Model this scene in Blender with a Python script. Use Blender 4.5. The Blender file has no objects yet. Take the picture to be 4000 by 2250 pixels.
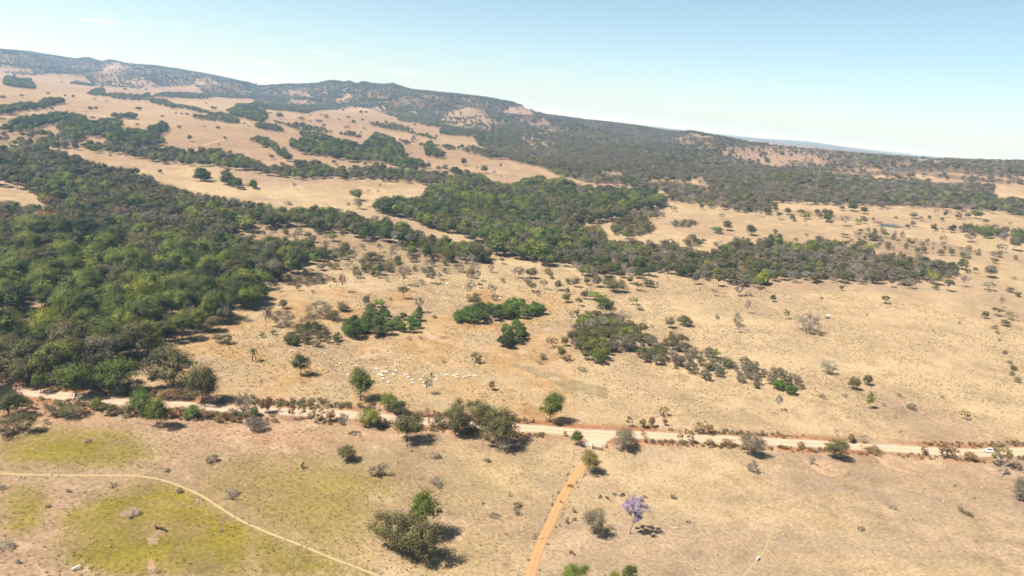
import bpy, math, random
import numpy as np
from mathutils import Vector, Matrix
rad = math.radians
SC = bpy.context.scene
COL = SC.collection

# ------------------------------------------------------------------ camera
H = 112.0                       # drone height over the near pasture (m)
FPX = 2778.0                    # focal length in photo pixels (photo 4000 x 2250)
PITCH, ROLL = rad(13.9), rad(6.0)
F3 = np.array([0, math.cos(PITCH), -math.sin(PITCH)])
r0 = np.array([1.0, 0, 0]); u0 = np.array([0, math.sin(PITCH), math.cos(PITCH)])
R3 = math.cos(ROLL) * r0 + math.sin(ROLL) * u0
U3 = math.cos(ROLL) * u0 - math.sin(ROLL) * r0
cam_d = bpy.data.cameras.new('camera'); cam = bpy.data.objects.new('camera', cam_d); COL.objects.link(cam)
cam.matrix_world = Matrix(((R3[0], U3[0], -F3[0], 0), (R3[1], U3[1], -F3[1], 0), (R3[2], U3[2], -F3[2], H), (0, 0, 0, 1)))
cam_d.sensor_width = 36.0; cam_d.lens = 36.0 * FPX / 4000.0
cam_d.clip_start = 1.0; cam_d.clip_end = 120000.0
SC.camera = cam

# ------------------------------------------------------------------ sky and sun
SUN_EL = rad(54.0); SH_AZ = rad(23.0)          # shadows fall to +x, a little to +y
W = bpy.data.worlds.new('World'); SC.world = W; W.use_nodes = True
nt = W.node_tree; nt.nodes.clear()
def N(t, kind, **kw):
    n = t.nodes.new(kind)
    for k, v in kw.items():
        if k.startswith('i_'):
            n.inputs[k[2:].replace('_', ' ')].default_value = v
        else:
            setattr(n, k, v)
    return n
sun_vec = Vector((-math.cos(SH_AZ) * math.cos(SUN_EL), -math.sin(SH_AZ) * math.cos(SUN_EL), math.sin(SUN_EL)))
sky = N(nt, 'ShaderNodeTexSky', sky_type='NISHITA', sun_disc=False, sun_elevation=SUN_EL,
        sun_rotation=math.atan2(sun_vec.x, sun_vec.y), altitude=600.0, air_density=1.0, dust_density=1.0, ozone_density=1.4)
# thin cloud wisps near the horizon, as directions on the sky
tc = N(nt, 'ShaderNodeTexCoord')
mp = N(nt, 'ShaderNodeMapping'); mp.inputs['Scale'].default_value = (5.0, 5.0, 26.0)
nz = N(nt, 'ShaderNodeTexNoise', i_Scale=1.6, i_Detail=7.0, i_Roughness=0.62, i_Distortion=0.25)
rmp = N(nt, 'ShaderNodeMapRange', i_From_Min=0.60, i_From_Max=0.80, i_To_Min=0.0, i_To_Max=0.7)
sx = N(nt, 'ShaderNodeSeparateXYZ')
el1 = N(nt, 'ShaderNodeMapRange', i_From_Min=0.16, i_From_Max=0.02, i_To_Min=0.0, i_To_Max=1.0)
mul = N(nt, 'ShaderNodeMath', operation='MULTIPLY')
mixc = N(nt, 'ShaderNodeMix', data_type='RGBA')
mixc.inputs['B'].default_value = (9.6, 9.8, 9.9, 1)
bg = N(nt, 'ShaderNodeBackground', i_Strength=0.058)
wo = N(nt, 'ShaderNodeOutputWorld')
L = nt.links.new
L(tc.outputs['Generated'], mp.inputs['Vector']); L(mp.outputs[0], nz.inputs['Vector']); L(nz.outputs['Fac'], rmp.inputs['Value'])
L(tc.outputs['Generated'], sx.inputs[0]); L(sx.outputs['Z'], el1.inputs['Value'])
L(rmp.outputs[0], mul.inputs[0]); L(el1.outputs[0], mul.inputs[1])
tint = N(nt, 'ShaderNodeVectorMath', operation='MULTIPLY'); tel = N(nt, 'ShaderNodeMapRange', i_From_Min=0.0, i_From_Max=0.32, i_To_Min=1.0, i_To_Max=0.69); tcm = N(nt, 'ShaderNodeCombineXYZ', i_X=0.875, i_Y=0.925)
L(sx.outputs['Z'], tel.inputs['Value']); L(tel.outputs[0], tcm.inputs['Z']); L(tcm.outputs[0], tint.inputs[1])
lf = N(nt, 'ShaderNodeMapRange', i_From_Min=-0.05, i_From_Max=-0.45, i_To_Min=0.05, i_To_Max=1.0); mul2 = N(nt, 'ShaderNodeMath', operation='MULTIPLY')
L(sx.outputs['X'], lf.inputs['Value']); L(mul.outputs[0], mul2.inputs[0]); L(lf.outputs[0], mul2.inputs[1])
L(sky.outputs[0], tint.inputs[0]); L(mul2.outputs[0], mixc.inputs['Factor']); L(tint.outputs[0], mixc.inputs['A']); L(mixc.outputs['Result'], bg.inputs['Color'])
L(bg.outputs[0], wo.inputs['Surface'])

sun_d = bpy.data.lights.new('sun', 'SUN'); sun_d.energy = 5.0; sun_d.angle = rad(0.53); sun_d.color = (1.0, 0.94, 0.84)
sun = bpy.data.objects.new('sun', sun_d); COL.objects.link(sun)
sun.rotation_euler = sun_vec.to_track_quat('Z', 'Y').to_euler(); sun.location = (0, 0, 400)

SC.view_settings.view_transform = 'Standard'; SC.view_settings.look = 'None'
SC.view_settings.gamma = 1.0; SC.view_settings.exposure = 1.6
SC.cycles.use_denoising = True
SC.cycles.max_bounces = 5; SC.cycles.diffuse_bounces = 2; SC.cycles.glossy_bounces = 2
SC.cycles.transmission_bounces = 3; SC.cycles.transparent_max_bounces = 6; SC.cycles.volume_bounces = 0
SC.cycles.sample_clamp_indirect = 4.0
HAZE = 1.05e-4                   # density of the air (1/m)

# ------------------------------------------------------------------ photo pixel <-> world
REG = dict(A=(0, 100), B=(1000, 200), C=(2000, 300), D=(3000, 450), E=(0, 600), F=(1000, 700), G=(2000, 800), H=(3000, 850),
           I=(0, 1150), J=(1000, 1200), K=(2000, 1200), L=(3000, 1350), M=(0, 1650), N=(1000, 1650), O=(2000, 1650), Q=(3000, 1650))
KZ = 2.415
def px(reg, x, y):
    a = REG[reg]; return a[0] + x / KZ, a[1] + y / KZ
def pts(reg, s):
    out = []
    for t in s.split():
        a, b = t.split(','); out.append(px(reg, float(a), float(b)))
    return np.array(out)
def ray(p):
    p = np.atleast_2d(np.asarray(p, float))
    d = F3[None] * FPX + R3[None] * (p[:, 0:1] - 2000) - U3[None] * (p[:, 1:2] - 1125)
    return d
def project(w):
    w = np.atleast_2d(np.asarray(w, float)) - np.array([0, 0, H])
    z = np.maximum(w @ F3, 1e-3)
    return np.stack([2000 + FPX * (w @ R3) / z, 1125 - FPX * (w @ U3) / z], 1), w @ F3

# ------------------------------------------------------------------ terrain height
_rs = np.random.RandomState(7)
LAT = _rs.rand(512, 512)
def vn(x, y, s, o=0):
    x = np.asarray(x) / s + 37.7 * o + 1000; y = np.asarray(y) / s + 91.3 * o + 1000
    xi = np.floor(x).astype(int); yi = np.floor(y).astype(int); fx = x - xi; fy = y - yi
    fx = fx * fx * (3 - 2 * fx); fy = fy * fy * (3 - 2 * fy)
    a = LAT[xi % 512, yi % 512]; b = LAT[(xi + 1) % 512, yi % 512]; c = LAT[xi % 512, (yi + 1) % 512]; d = LAT[(xi + 1) % 512, (yi + 1) % 512]
    return (a * (1 - fx) + b * fx) * (1 - fy) + (c * (1 - fx) + d * fx) * fy - 0.5
def fbm(x, y, s, n=4, o=0):
    t = 0; a = 1.0
    for k in range(n):
        t = t + a * vn(x, y, s / 2 ** k, o + k); a *= 0.5
    return t
SKY_PX = np.array([(-400, 165), (0, 190), (120, 200), (210, 215), (300, 229), (340, 221), (395, 238), (430, 230), (500, 246), (600, 253), (700, 268), (800, 285),
    (900, 306), (980, 325), (1030, 336), (1080, 326), (1150, 327), (1240, 324), (1270, 315), (1310, 311), (1345, 319), (1365, 312), (1392, 326), (1420, 315),
    (1452, 323), (1500, 326), (1540, 322), (1600, 346), (1700, 356), (1800, 366), (1900, 378), (2000, 396), (2060, 416), (2130, 446), (2250, 461), (2400, 479),
    (2500, 491), (2600, 509), (2650, 513), (2700, 510), (2760, 516), (2850, 537), (2930, 557), (3000, 561), (3120, 576), (3300, 592), (3500, 609), (3650, 615),
    (3800, 620), (4000, 622), (4400, 640)])
FAR_PX = np.array([(2000, 440), (2150, 452), (2250, 456), (2600, 494), (2800, 522), (3000, 538), (3150, 546), (3300, 568), (3450, 588), (3600, 607), (3800, 632)])
def azel(p):
    d = ray(p); return np.degrees(np.arctan2(d[:, 0], d[:, 1])), d[:, 2] / np.hypot(d[:, 0], d[:, 1])
s_az, s_el = azel(SKY_PX); f_az, f_el = azel(FAR_PX + np.array([0, 5]))
PROF = {
 -180: [(1, 0), (400, 0), (1500, 10), (4000, 40), (30000, 60)],
 -60: [(1, 0), (300, 0), (450, 0), (650, 6), (900, 15), (1200, 28), (1700, 38), (2500, 45), (3300, 49)],
 -30: [(1, 0), (300, 0), (450, 0), (650, 5), (900, 14), (1200, 28), (1700, 38), (2500, 46), (3300, 50)],
 -20: [(1, 0), (300, 0), (450, -1), (650, 5), (900, 14), (1200, 29), (1700, 42), (2400, 51), (3000, 55)],
 -10: [(1, 0), (300, 0), (450, -2), (700, 6), (900, 14), (1200, 28), (1700, 43), (2300, 54), (2450, 58)],
 0: [(1, 0), (300, 0), (450, -2), (700, 4), (900, 14), (1200, 28), (1600, 46), (2000, 62)],
 10: [(1, 0), (300, 0), (500, 0), (700, 8), (900, 18), (1200, 36), (1600, 58), (1900, 70)],
 20: [(1, 0), (300, 0), (500, 4), (700, 14), (900, 26), (1150, 42), (1380, 54)],
 30: [(1, 0), (300, 0), (500, 6), (700, 18), (900, 32), (1150, 46), (1380, 58)],
 60: [(1, 0), (300, 0), (500, 6), (700, 18), (900, 32), (1150, 46), (1380, 58)]}
CREST = np.array([(-60, 4600), (-36, 4600), (-25, 4500), (-17, 3900), (-14, 3300), (-8, 3150), (0, 2900), (8, 2600), (11.5, 2500), (13.5, 1950), (20, 1850), (60, 1950)])
AZ = np.arange(-70, 70.01, 0.25)
LR = np.linspace(0, math.log(70000), 900); RR = np.exp(LR)
pk = sorted(k for k in PROF if k > -100)
TAB = np.zeros((len(AZ), len(LR)))
FOOT = np.zeros(len(AZ)); CR = np.interp(AZ, CREST[:, 0], CREST[:, 1])
base_tab = {k: np.interp(LR, np.log([a for a, b in PROF[k]]), [b for a, b in PROF[k]]) for k in pk}
foot_k = {k: (math.log(PROF[k][-1][0]), PROF[k][-1][1]) for k in pk}
for i, a in enumerate(AZ):
    ac = min(max(a, -60), 60)
    j = max(t for t in range(len(pk) - 1) if pk[t] <= ac); k0, k1 = pk[j], pk[j + 1]; t = (ac - k0) / (k1 - k0)
    b = base_tab[k0] * (1 - t) + base_tab[k1] * t
    lf = foot_k[k0][0] * (1 - t) + foot_k[k1][0] * t; ef = float(np.interp(lf, LR, b)); FOOT[i] = math.exp(lf)
    rc = CR[i]; e = float(np.interp(a, s_az, s_el)); ec = H + rc * e - 6.0
    lc = math.log(rc); u = np.clip((LR - lf) / (lc - lf), 0, 1); sm = u ** 1.15 * (1 - 0.25 * u) / 0.75
    z = b + (ec - ef) * np.clip(sm, 0, 1)
    z = np.where(LR > lf, ef + (ec - ef) * np.clip(sm, 0, 1), b)
    d = np.clip((LR - lc) / 0.5, 0, 1); zb = min(ec, 75.0)
    z = np.where(LR > lc, ec + (zb - ec) * (d * d * (3 - 2 * d)), z)
    ef2 = float(np.interp(a, f_az, f_el, left=-0.004, right=-0.004)); zf = H + 13000 * ef2
    g = np.exp(-((LR - math.log(13000)) / 0.22) ** 2)
    z = np.where(LR > lc + 0.5, z + (zf - z) * g, z)
    TAB[i] = z
def blur(a, n, ax):
    k = np.hanning(2 * n + 3)[1:-1]; k /= k.sum()
    p = np.pad(a, [(n, n) if i == ax else (0, 0) for i in range(2)], mode='edge')
    return np.apply_along_axis(lambda v: np.convolve(v, k, 'valid'), ax, p)
near = RR < 1900
T2 = blur(blur(TAB, 16, 0), 14, 1); T3 = blur(TAB, 4, 1)
wgt = np.clip((LR - math.log(1500)) / 0.4, 0, 1)[None]
TAB = T2 * (1 - wgt) + T3 * wgt
FLAT = []                               # pond basins levelled into the slope: (x, y, radius, z)
def height(x, y):
    x = np.asarray(x, float); y = np.asarray(y, float)
    r = np.maximum(np.hypot(x, y), 1.0); a = np.degrees(np.arctan2(x, y)); ac = np.clip(a, -70, 70)
    fi = (ac + 70) / 0.25; i = np.clip(fi.astype(int), 0, len(AZ) - 2); fi = fi - i
    fj = np.log(r) / LR[1]; j = np.clip(fj.astype(int), 0, len(LR) - 2); fj = np.clip(fj - j, 0, 1)
    z = (TAB[i, j] * (1 - fi) + TAB[i + 1, j] * fi) * (1 - fj) + (TAB[i, j + 1] * (1 - fi) + TAB[i + 1, j + 1] * fi) * fj
    wb = np.clip((np.abs(a) - 70) / 40, 0, 1)
    z = z * (1 - wb) + wb * np.interp(np.log(r), np.log([1, 400, 1500, 4000, 30000]), [0, 0, 10, 40, 60])
    und = fbm(x, y, 160, 3, 1) * 2.2 * np.clip((r - 120) / 300, 0, 1) + fbm(x, y, 420, 3, 5) * 7 * np.clip((r - 450) / 900, 0, 1) + vn(x, y, 14, 9) * 0.25
    ft = np.interp(ac, AZ, FOOT); cr = np.interp(ac, AZ, CR)
    hill = np.clip((r - ft) / (0.3 * (cr - ft)), 0, 1) * np.clip((cr * 0.985 - r) / (0.09 * cr), 0, 1)
    rid = 1 - np.abs(fbm(x, y, 520, 4, 20)) * 2.6
    far = np.clip((r - cr * 0.93) / (0.07 * cr), 0, 1)
    z = z + und * (1 - far) + hill * (rid - 0.72) * np.interp(ac, [0, 12], [78, 34])
    for fx, fy, fr, fz in FLAT:
        m = np.clip((fr * 1.5 - np.hypot(x - fx, y - fy)) / (fr * 0.5), 0, 1); m = m * m * (3 - 2 * m)
        z = z * (1 - m) + fz * m
    return z
MR = np.exp(np.linspace(math.log(40), math.log(30000), 1400))
def ground(p):
    """photo pixels -> points where their rays first meet the terrain"""
    d = ray(p); hn = np.hypot(d[:, 0], d[:, 1]); out = np.zeros((len(d), 3))
    for k in range(len(d)):
        ux, uy, t = d[k, 0] / hn[k], d[k, 1] / hn[k], d[k, 2] / hn[k]
        g = height(ux * MR, uy * MR) - (H + t * MR)
        idx = np.nonzero(g > 0)[0]
        if len(idx) == 0: rr = 24000.0
        elif idx[0] == 0: rr = MR[0]
        else:
            q = idx[0]; f = -g[q - 1] / (g[q] - g[q - 1]); rr = MR[q - 1] + f * (MR[q] - MR[q - 1])
        out[k] = (ux * rr, uy * rr, 0)
    out[:, 2] = height(out[:, 0], out[:, 1])
    return out
for reg, cx, cy, fr in (('D', 1165, 1046, 38), ('I', 385, 215, 13)):
    g = ground([px(reg, cx, cy)])[0]; FLAT.append((g[0], g[1], fr, g[2]))
def inside(poly, p):
    x, y = p[:, 0], p[:, 1]; c = np.zeros(len(p), bool); n = len(poly)
    for i in range(n):
        x1, y1 = poly[i]; x2, y2 = poly[i - 1]
        if y1 == y2: continue
        c ^= ((y1 > y) != (y2 > y)) & (x < (x2 - x1) * (y - y1) / (y2 - y1) + x1)
    return c
def clampx(p):
    q = p.copy(); q[:, 0] = np.where((q[:, 0] > -700) & (q[:, 0] < 4700), np.clip(q[:, 0], 3, 3997), q[:, 0])
    q[:, 1] = np.where(q[:, 1] < 3000, np.minimum(q[:, 1], 2246), q[:, 1]); return q

# ------------------------------------------------------------------ helpers: materials and meshes
MATS = {}
def new_mat(name):
    m = bpy.data.materials.new(name); m.use_nodes = True; m.node_tree.nodes.clear(); MATS[name] = m
    return m, m.node_tree, N(m.node_tree, 'ShaderNodeOutputMaterial')
def plain(name, c, rough=0.8, spec=0.2, var=0.25, scale=3.0, metal=0.0):
    m, t, o = new_mat(name)
    b = N(t, 'ShaderNodeBsdfPrincipled', i_Roughness=rough, i_Metallic=metal); b.inputs['Specular IOR Level'].default_value = spec
    tcn = N(t, 'ShaderNodeTexCoord'); n = N(t, 'ShaderNodeTexNoise', i_Scale=scale, i_Detail=4.0)
    mr = N(t, 'ShaderNodeMapRange', i_From_Min=0.3, i_From_Max=0.7, i_To_Min=1 - var, i_To_Max=1 + var)
    v = N(t, 'ShaderNodeVectorMath', operation='SCALE'); v.inputs[0].default_value = c
    l = t.links.new
    l(tcn.outputs['Object'], n.inputs['Vector']); l(n.outputs['Fac'], mr.inputs['Value']); l(mr.outputs[0], v.inputs['Scale'])
    l(v.outputs[0], b.inputs['Base Color']); l(b.outputs[0], o.inputs['Surface'])
    return m
def leaf(name, c1, c2, c3=None, trans=0.12, val=0.6):
    """foliage: hue drifts from tree to tree, value from clump to clump and leaf to leaf"""
    m, t, o = new_mat(name); l = t.links.new
    oi = N(t, 'ShaderNodeObjectInfo'); rp = N(t, 'ShaderNodeValToRGB'); e = rp.color_ramp.elements
    e[0].color = (*c1, 1); e[1].color = (*c2, 1)
    if c3: x = e.new(0.5); x.color = (*c3, 1)
    at = N(t, 'ShaderNodeAttribute', attribute_name='tint')
    mr = N(t, 'ShaderNodeMapRange', i_To_Min=1 - val, i_To_Max=1 + val)
    v = N(t, 'ShaderNodeVectorMath', operation='SCALE')
    b = N(t, 'ShaderNodeBsdfPrincipled', i_Roughness=0.62); b.inputs['Specular IOR Level'].default_value = 0.22
    tr = N(t, 'ShaderNodeBsdfTranslucent'); mx = N(t, 'ShaderNodeMixShader', i_Fac=trans)
    l(oi.outputs['Random'], rp.inputs[0]); l(at.outputs['Fac'], mr.inputs['Value']); l(rp.outputs[0], v.inputs[0]); l(mr.outputs[0], v.inputs['Scale'])
    l(v.outputs[0], b.inputs['Base Color']); l(v.outputs[0], tr.inputs['Color']); l(b.outputs[0], mx.inputs[1]); l(tr.outputs[0], mx.inputs[2]); l(mx.outputs[0], o.inputs['Surface'])
    return m
leaf('leaf_dark', (0.020, 0.030, 0.004), (0.058, 0.069, 0.009))
leaf('leaf_mid', (0.052, 0.066, 0.006), (0.150, 0.152, 0.014), (0.090, 0.112, 0.011))
leaf('leaf_vivid', (0.046, 0.082, 0.006), (0.070, 0.105, 0.012))
leaf('leaf_olive', (0.058, 0.055, 0.014), (0.092, 0.078, 0.028))
leaf('leaf_grey', (0.088, 0.072, 0.040), (0.125, 0.102, 0.068), val=0.4)
leaf('leaf_lime', (0.095, 0.140, 0.010), (0.13, 0.165, 0.018))
leaf('leaf_rust', (0.110, 0.060, 0.022), (0.150, 0.094, 0.036), val=0.45)
leaf('leaf_silver', (0.14, 0.132, 0.088), (0.175, 0.165, 0.115), val=0.35)
leaf('leaf_yellow', (0.105, 0.088, 0.018), (0.14, 0.115, 0.028))
leaf('leaf_orange', (0.19, 0.085, 0.012), (0.22, 0.11, 0.014))
leaf('flower_purple', (0.29, 0.24, 0.36), (0.31, 0.26, 0.385), trans=0.35, val=0.4)
leaf('twig_grey', (0.125, 0.10, 0.08), (0.18, 0.15, 0.125), trans=0.0, val=0.3)
leaf('twig_pink', (0.165, 0.105, 0.085), (0.21, 0.145, 0.12), trans=0.0, val=0.3)
leaf('dry_grass', (0.205, 0.150, 0.075), (0.26, 0.195, 0.105), trans=0.2, val=0.35)
leaf('green_grass', (0.105, 0.088, 0.012), (0.14, 0.115, 0.018), trans=0.2, val=0.35)
plain('bark', (0.13, 0.10, 0.075), 0.9, 0.1, 0.3, 4.0)
plain('bark_pale', (0.30, 0.25, 0.20), 0.9, 0.1, 0.25, 4.0)

def mesh_np(name, V, Fq, mats, mi=None, tint=None, smooth=False):
    """V (n,3); Fq list/array of quads or a list of polygons"""
    me = bpy.data.meshes.new(name)
    V = np.asarray(V, np.float32)
    if isinstance(Fq, np.ndarray):
        nf, k = Fq.shape
        me.vertices.add(len(V)); me.vertices.foreach_set('co', V.ravel())
        me.loops.add(nf * k); me.loops.foreach_set('vertex_index', Fq.ravel().astype(np.int32))
        me.polygons.add(nf); me.polygons.foreach_set('loop_start', np.arange(0, nf * k, k, dtype=np.int32))
        me.update(calc_edges=True)
    else:
        me.from_pydata(V.tolist(), [], Fq); me.update()
    for m in mats: me.materials.append(MATS[m] if isinstance(m, str) else m)
    if mi is not None: me.polygons.foreach_set('material_index', np.asarray(mi, np.int32))
    if tint is not None:
        a = me.attributes.new('tint', 'FLOAT', 'FACE'); a.data.foreach_set('value', np.asarray(tint, np.float32))
    me.polygons.foreach_set('use_smooth', np.full(len(me.polygons), smooth, bool))
    return me
class MB:
    """collects quads and tubes for one mesh"""
    def __init__(s): s.v = []; s.f = []; s.n = 0
    def add(s, V, F):
        s.v.append(np.asarray(V, float)); s.f += [tuple(int(i) + s.n for i in f) for f in F]; s.n += len(V)
    def tube(s, P, Rd, k=6, cap=True):
        P = np.asarray(P, float); n = len(P); V = []
        for i in range(n):
            t = P[min(i + 1, n - 1)] - P[max(i - 1, 0)]; t = t / (np.linalg.norm(t) + 1e-9)
            a = np.cross(t, (0.31, 0.95, 0.1)); a /= np.linalg.norm(a) + 1e-9; b = np.cross(t, a)
            for j in range(k):
                w = 2 * math.pi * j / k; V.append(P[i] + Rd[i] * (math.cos(w) * a + math.sin(w) * b))
        F = [(i * k + j, i * k + (j + 1) % k, (i + 1) * k + (j + 1) % k, (i + 1) * k + j) for i in range(n - 1) for j in range(k)]
        if cap: F += [tuple(range(k))[::-1], tuple((n - 1) * k + j for j in range(k))]
        s.add(V, F)
    def box(s, c, d, rz=0.0, rot=None):
        c = np.asarray(c, float); d = np.asarray(d, float) / 2
        V = np.array([(x, y, z) for z in (-1, 1) for y in (-1, 1) for x in (-1, 1)]) * d
        if rz: V = V @ np.array([[math.cos(rz), math.sin(rz), 0], [-math.sin(rz), math.cos(rz), 0], [0, 0, 1]])
        if rot is not None: V = V @ np.asarray(rot).T
        s.add(V + c, [(0, 2, 3, 1), (4, 5, 7, 6), (0, 1, 5, 4), (2, 6, 7, 3), (0, 4, 6, 2), (1, 3, 7, 5)])
    def mesh(s, name, mat, smooth=False):
        me = bpy.data.meshes.new(name); me.from_pydata(np.concatenate(s.v).tolist(), [], s.f); me.update()
        me.materials.append(MATS[mat] if isinstance(mat, str) else mat)
        me.polygons.foreach_set('use_smooth', np.full(len(me.polygons), smooth, bool)); return me
def tag(o, label=None, cat=None, group=None, kind=None):
    if label: o['label'] = label
    if cat: o['category'] = cat
    if group: o['group'] = group
    if kind: o['kind'] = kind
    return o
def obj(name, me, parent=None, loc=None):
    o = bpy.data.objects.new(name, me); COL.objects.link(o)
    if parent is not None: o.parent = parent
    if loc is not None: o.location = loc
    return o
def empty(name, loc, rz=0.0, scale=None):
    o = bpy.data.objects.new(name, None); COL.objects.link(o); o.location = loc; o.rotation_euler = (0, 0, rz); o.empty_display_size = 0.5
    if scale is not None: o.scale = scale
    return o

# ------------------------------------------------------------------ ground cover, traced as photo pixels
def P(reg, s): return pts(reg, s)
GREEN = [(1.0, P('M', '0,150 250,90 430,60 600,75 850,95 1100,90 1260,110 1310,150 1350,200 1450,230 1500,290 1540,350 1300,340 1240,380 1100,430 800,420 520,400 300,410 0,430')),
         (1.0, P('M', '0,620 330,590 390,610 450,680 400,760 400,880 330,960 200,1010 100,1060 0,1070')),
         (1.0, P('M', '560,880 800,740 1000,680 1150,600 1350,520 1560,560 1620,600 1800,640 1900,700 2000,800 2200,900 2415,1000 2420,1449 1500,1460 1000,1440 800,1380 500,1330 540,1000 640,930')),
         (0.85, P('N', '-10,990 250,1090 540,1205 800,1310 1150,1449 1150,1460 -10,1460')),
         (0.66, P('N', '-600,380 0,360 400,350 800,330 1100,280 1300,330 1500,400 1450,560 1300,760 1130,850 1100,1000 1150,1180 1130,1300 700,1270 300,1080 0,980 -300,800')),
         (0.22, P('N', '1300,330 2415,250 2600,600 2500,1000 2300,1449 1700,1449 1200,1300 1150,1000 1400,650'))]
BARE_M = [P('M', '1150,850 1200,815 1290,810 1340,835 1320,865 1240,885 1170,875'), P('M', '1390,1080 1480,1030 1550,990 1620,975 1600,1020 1530,1060 1570,1110 1480,1165 1430,1150'),
          P('M', '1400,1290 1480,1300 1500,1400 1520,1449 1430,1449'), P('M', '770,165 830,150 870,170 830,190')]
SOIL = [P('I', '0,840 600,890 1280,930 1900,960 2415,930 2900,980 2900,1400 2415,1340 1700,1300 1300,1290 900,1240 500,1230 300,1280 0,1330'),
        P('J', '-20,920 800,960 1700,960 2415,1020 2500,1300 1700,1250 1300,1280 700,1340 -20,1380'),
        P('K', '-20,1060 640,1080 1400,1120 2415,1190 2415,1330 1200,1280 880,1330 600,1330 300,1230 -20,1400'),
        P('L', '0,815 800,860 1600,920 2415,900 2415,1110 1400,1080 800,1030 0,975')]
DRYBANK = [P('Q', '400,370 560,350 760,400 780,450 700,500 600,500 480,440'), P('Q', '1020,300 1240,300 1300,380 1440,460 1300,450 1130,400'),
           P('K', '330,520 420,500 560,470 640,520 560,620 440,600 340,590'), P('F', '900,950 1100,920 1250,1010 1200,1100 1050,1080 950,1040'),
           P('I', '2250,80 2415,40 2415,110 2300,130'), P('J', '1550,200 1900,330 2200,400 2100,430 1800,330 1600,270')]
GREY = [P('K', '0,540 200,580 420,620 540,650 500,680 700,720 900,800 880,850 700,820 500,760 300,670 100,610 0,590')]
# woods: name, polygon, spacing (m), height range (m), species mix, mass it belongs to
WOODS = []
def wood(reg, s, sp, h, mix, mass): WOODS.append((P(reg, s), sp, h, {k: float(v) for k, v in (t.split(':') for t in mix.split())}, mass))
OV = 4000 / 2576.0
REG['V'] = (0, 0)
def ov(s): return ' '.join('%f,%f' % (float(a) * OV * KZ, float(b) * OV * KZ) for a, b in (t.split(',') for t in s.split()))
MG = 'mid:7 dark:4.5 olive:3 lime:.5 grey:1 bare:.35'
wood('V', ov('-5,575 90,560 250,575 430,600 560,585 600,612 690,628 768,643 768,665 700,682 665,692 670,718 655,742 600,750 560,772 515,790 500,822 470,830 400,846 330,878 322,905 336,940 330,968 230,980 100,968 -5,955'), 7.2, (6, 17), MG, 'gallery')
wood('V', ov('-5,512 80,524 130,527 105,500 60,472 -5,452 -5,372 70,370 160,385 260,420 330,432 370,450 430,478 470,492 560,530 600,585 430,600 250,575 90,560 -5,575'), 7.4, (6, 12), 'mid:3.5 dark:2 olive:5 grey:3 rust:1.2 bare:1.2 orange:.12 lime:.2', 'gallery')
wood('V', ov('430,478 530,502 600,517 680,527 760,535 830,530 900,545 960,562 1010,572 1060,592 1050,606 960,596 880,588 760,560 640,562 560,580 470,560'), 7.2, (7, 14), 'mid:4 dark:4 olive:4 grey:1.5 bare:.8 lime:.2', 'gallery')
wood('V', ov('1010,572 1060,592 1100,603 1180,610 1232,628 1225,655 1130,652 1060,642 1000,622'), 8.0, (6, 11), 'olive:5 mid:2 grey:3 bare:1 dark:1 lime:.3', 'gallery')
wood('V', ov('560,580 640,562 750,562 880,590 960,600 1000,622 1060,642 1130,652 1225,655 1190,690 1100,688 980,695 890,690 800,665 770,645 700,627 620,614'), 11.5, (3, 7.5), 'grey:5 bare:3 olive:4 bush:3 mid:.8 bushg:3 lime:.15', 'gallery')
wood('F', '0,600 160,590 420,610 560,640 620,690 560,760 400,790 130,850 0,870', 6.0, (6, 11), 'mid:5 dark:4 olive:2 lime:.6 grey:.8', 'gallery')
wood('F', '620,690 860,620 900,740 620,760', 8.0, (5, 8), 'olive:4 mid:2 dark:1 lime:1', 'gallery')
wood('F', '90,860 250,880 450,880 700,905 720,960 560,1000 330,1000 120,960', 6.5, (3, 5.5), 'bush:6 olive:2 bushg:2 lime:.4', 'gallery')
wood('F', '1000,700 1120,690 1220,760 1380,740 1370,800 1200,890 1100,900 1000,880', 8.0, (4, 7), 'olive:5 mid:1 bush:3', 'gallery')
wood('V', ov('925,520 980,505 1040,500 1082,506 1067,488 1100,470 1200,455 1280,472 1340,450 1420,456 1460,472 1560,480 1640,480 1672,500 1665,515 1600,520 1560,543 1450,558 1430,573 1500,582 1526,612 1440,632 1330,640 1232,632 1225,604 1150,580 1090,568 1040,545'), 7.4, (8, 15), 'mid:5.5 dark:4 olive:3.5 lime:.3 grey:1 bare:.7 rust:.2', 'central')
wood('G', '0,410 200,400 500,400 870,350 1000,378 1150,355 1300,370 1560,370 1620,430 1720,450 1830,465 1900,430 2000,400 2100,330 2250,380 2420,330 2420,765 2200,745 2000,695 1900,688 1750,655 1600,645 1480,612 1320,630 1200,648 1000,655 800,660 620,615 540,555 300,525 120,515 0,495', 7.5, (6, 11), 'olive:6 mid:3 dark:2 grey:3 bare:1.6 lime:.25 pinkbare:.4', 'central')
wood('H', '0,180 120,200 260,270 340,240 480,210 600,210 640,260 740,230 760,290 860,255 940,290 960,340 1200,370 1400,400 1560,415 1710,450 1790,500 1780,560 1620,570 1480,600 1300,600 1000,600 740,570 560,585 300,570 0,560', 7.5, (6, 11), 'olive:5 mid:2 dark:2 grey:4 bare:2.5 pinkbare:.6', 'central')
wood('H', '800,130 900,100 1080,110 1240,130 1300,190 1450,200 1640,240 1830,280 2000,300 2010,350 1800,370 1560,340 1350,370 1240,330 1000,300 980,260 820,190', 13, (3, 6.5), 'bush:4 grey:4 olive:3 bushg:4 bare:1.5', 'central')
wood('G', '930,240 950,150 1100,100 1280,95 1310,190 1380,220 1300,270 1180,290 1080,310 1000,260', 8, (4, 8), 'olive:4 bush:4 mid:2 bushg:2', 'central')
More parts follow.
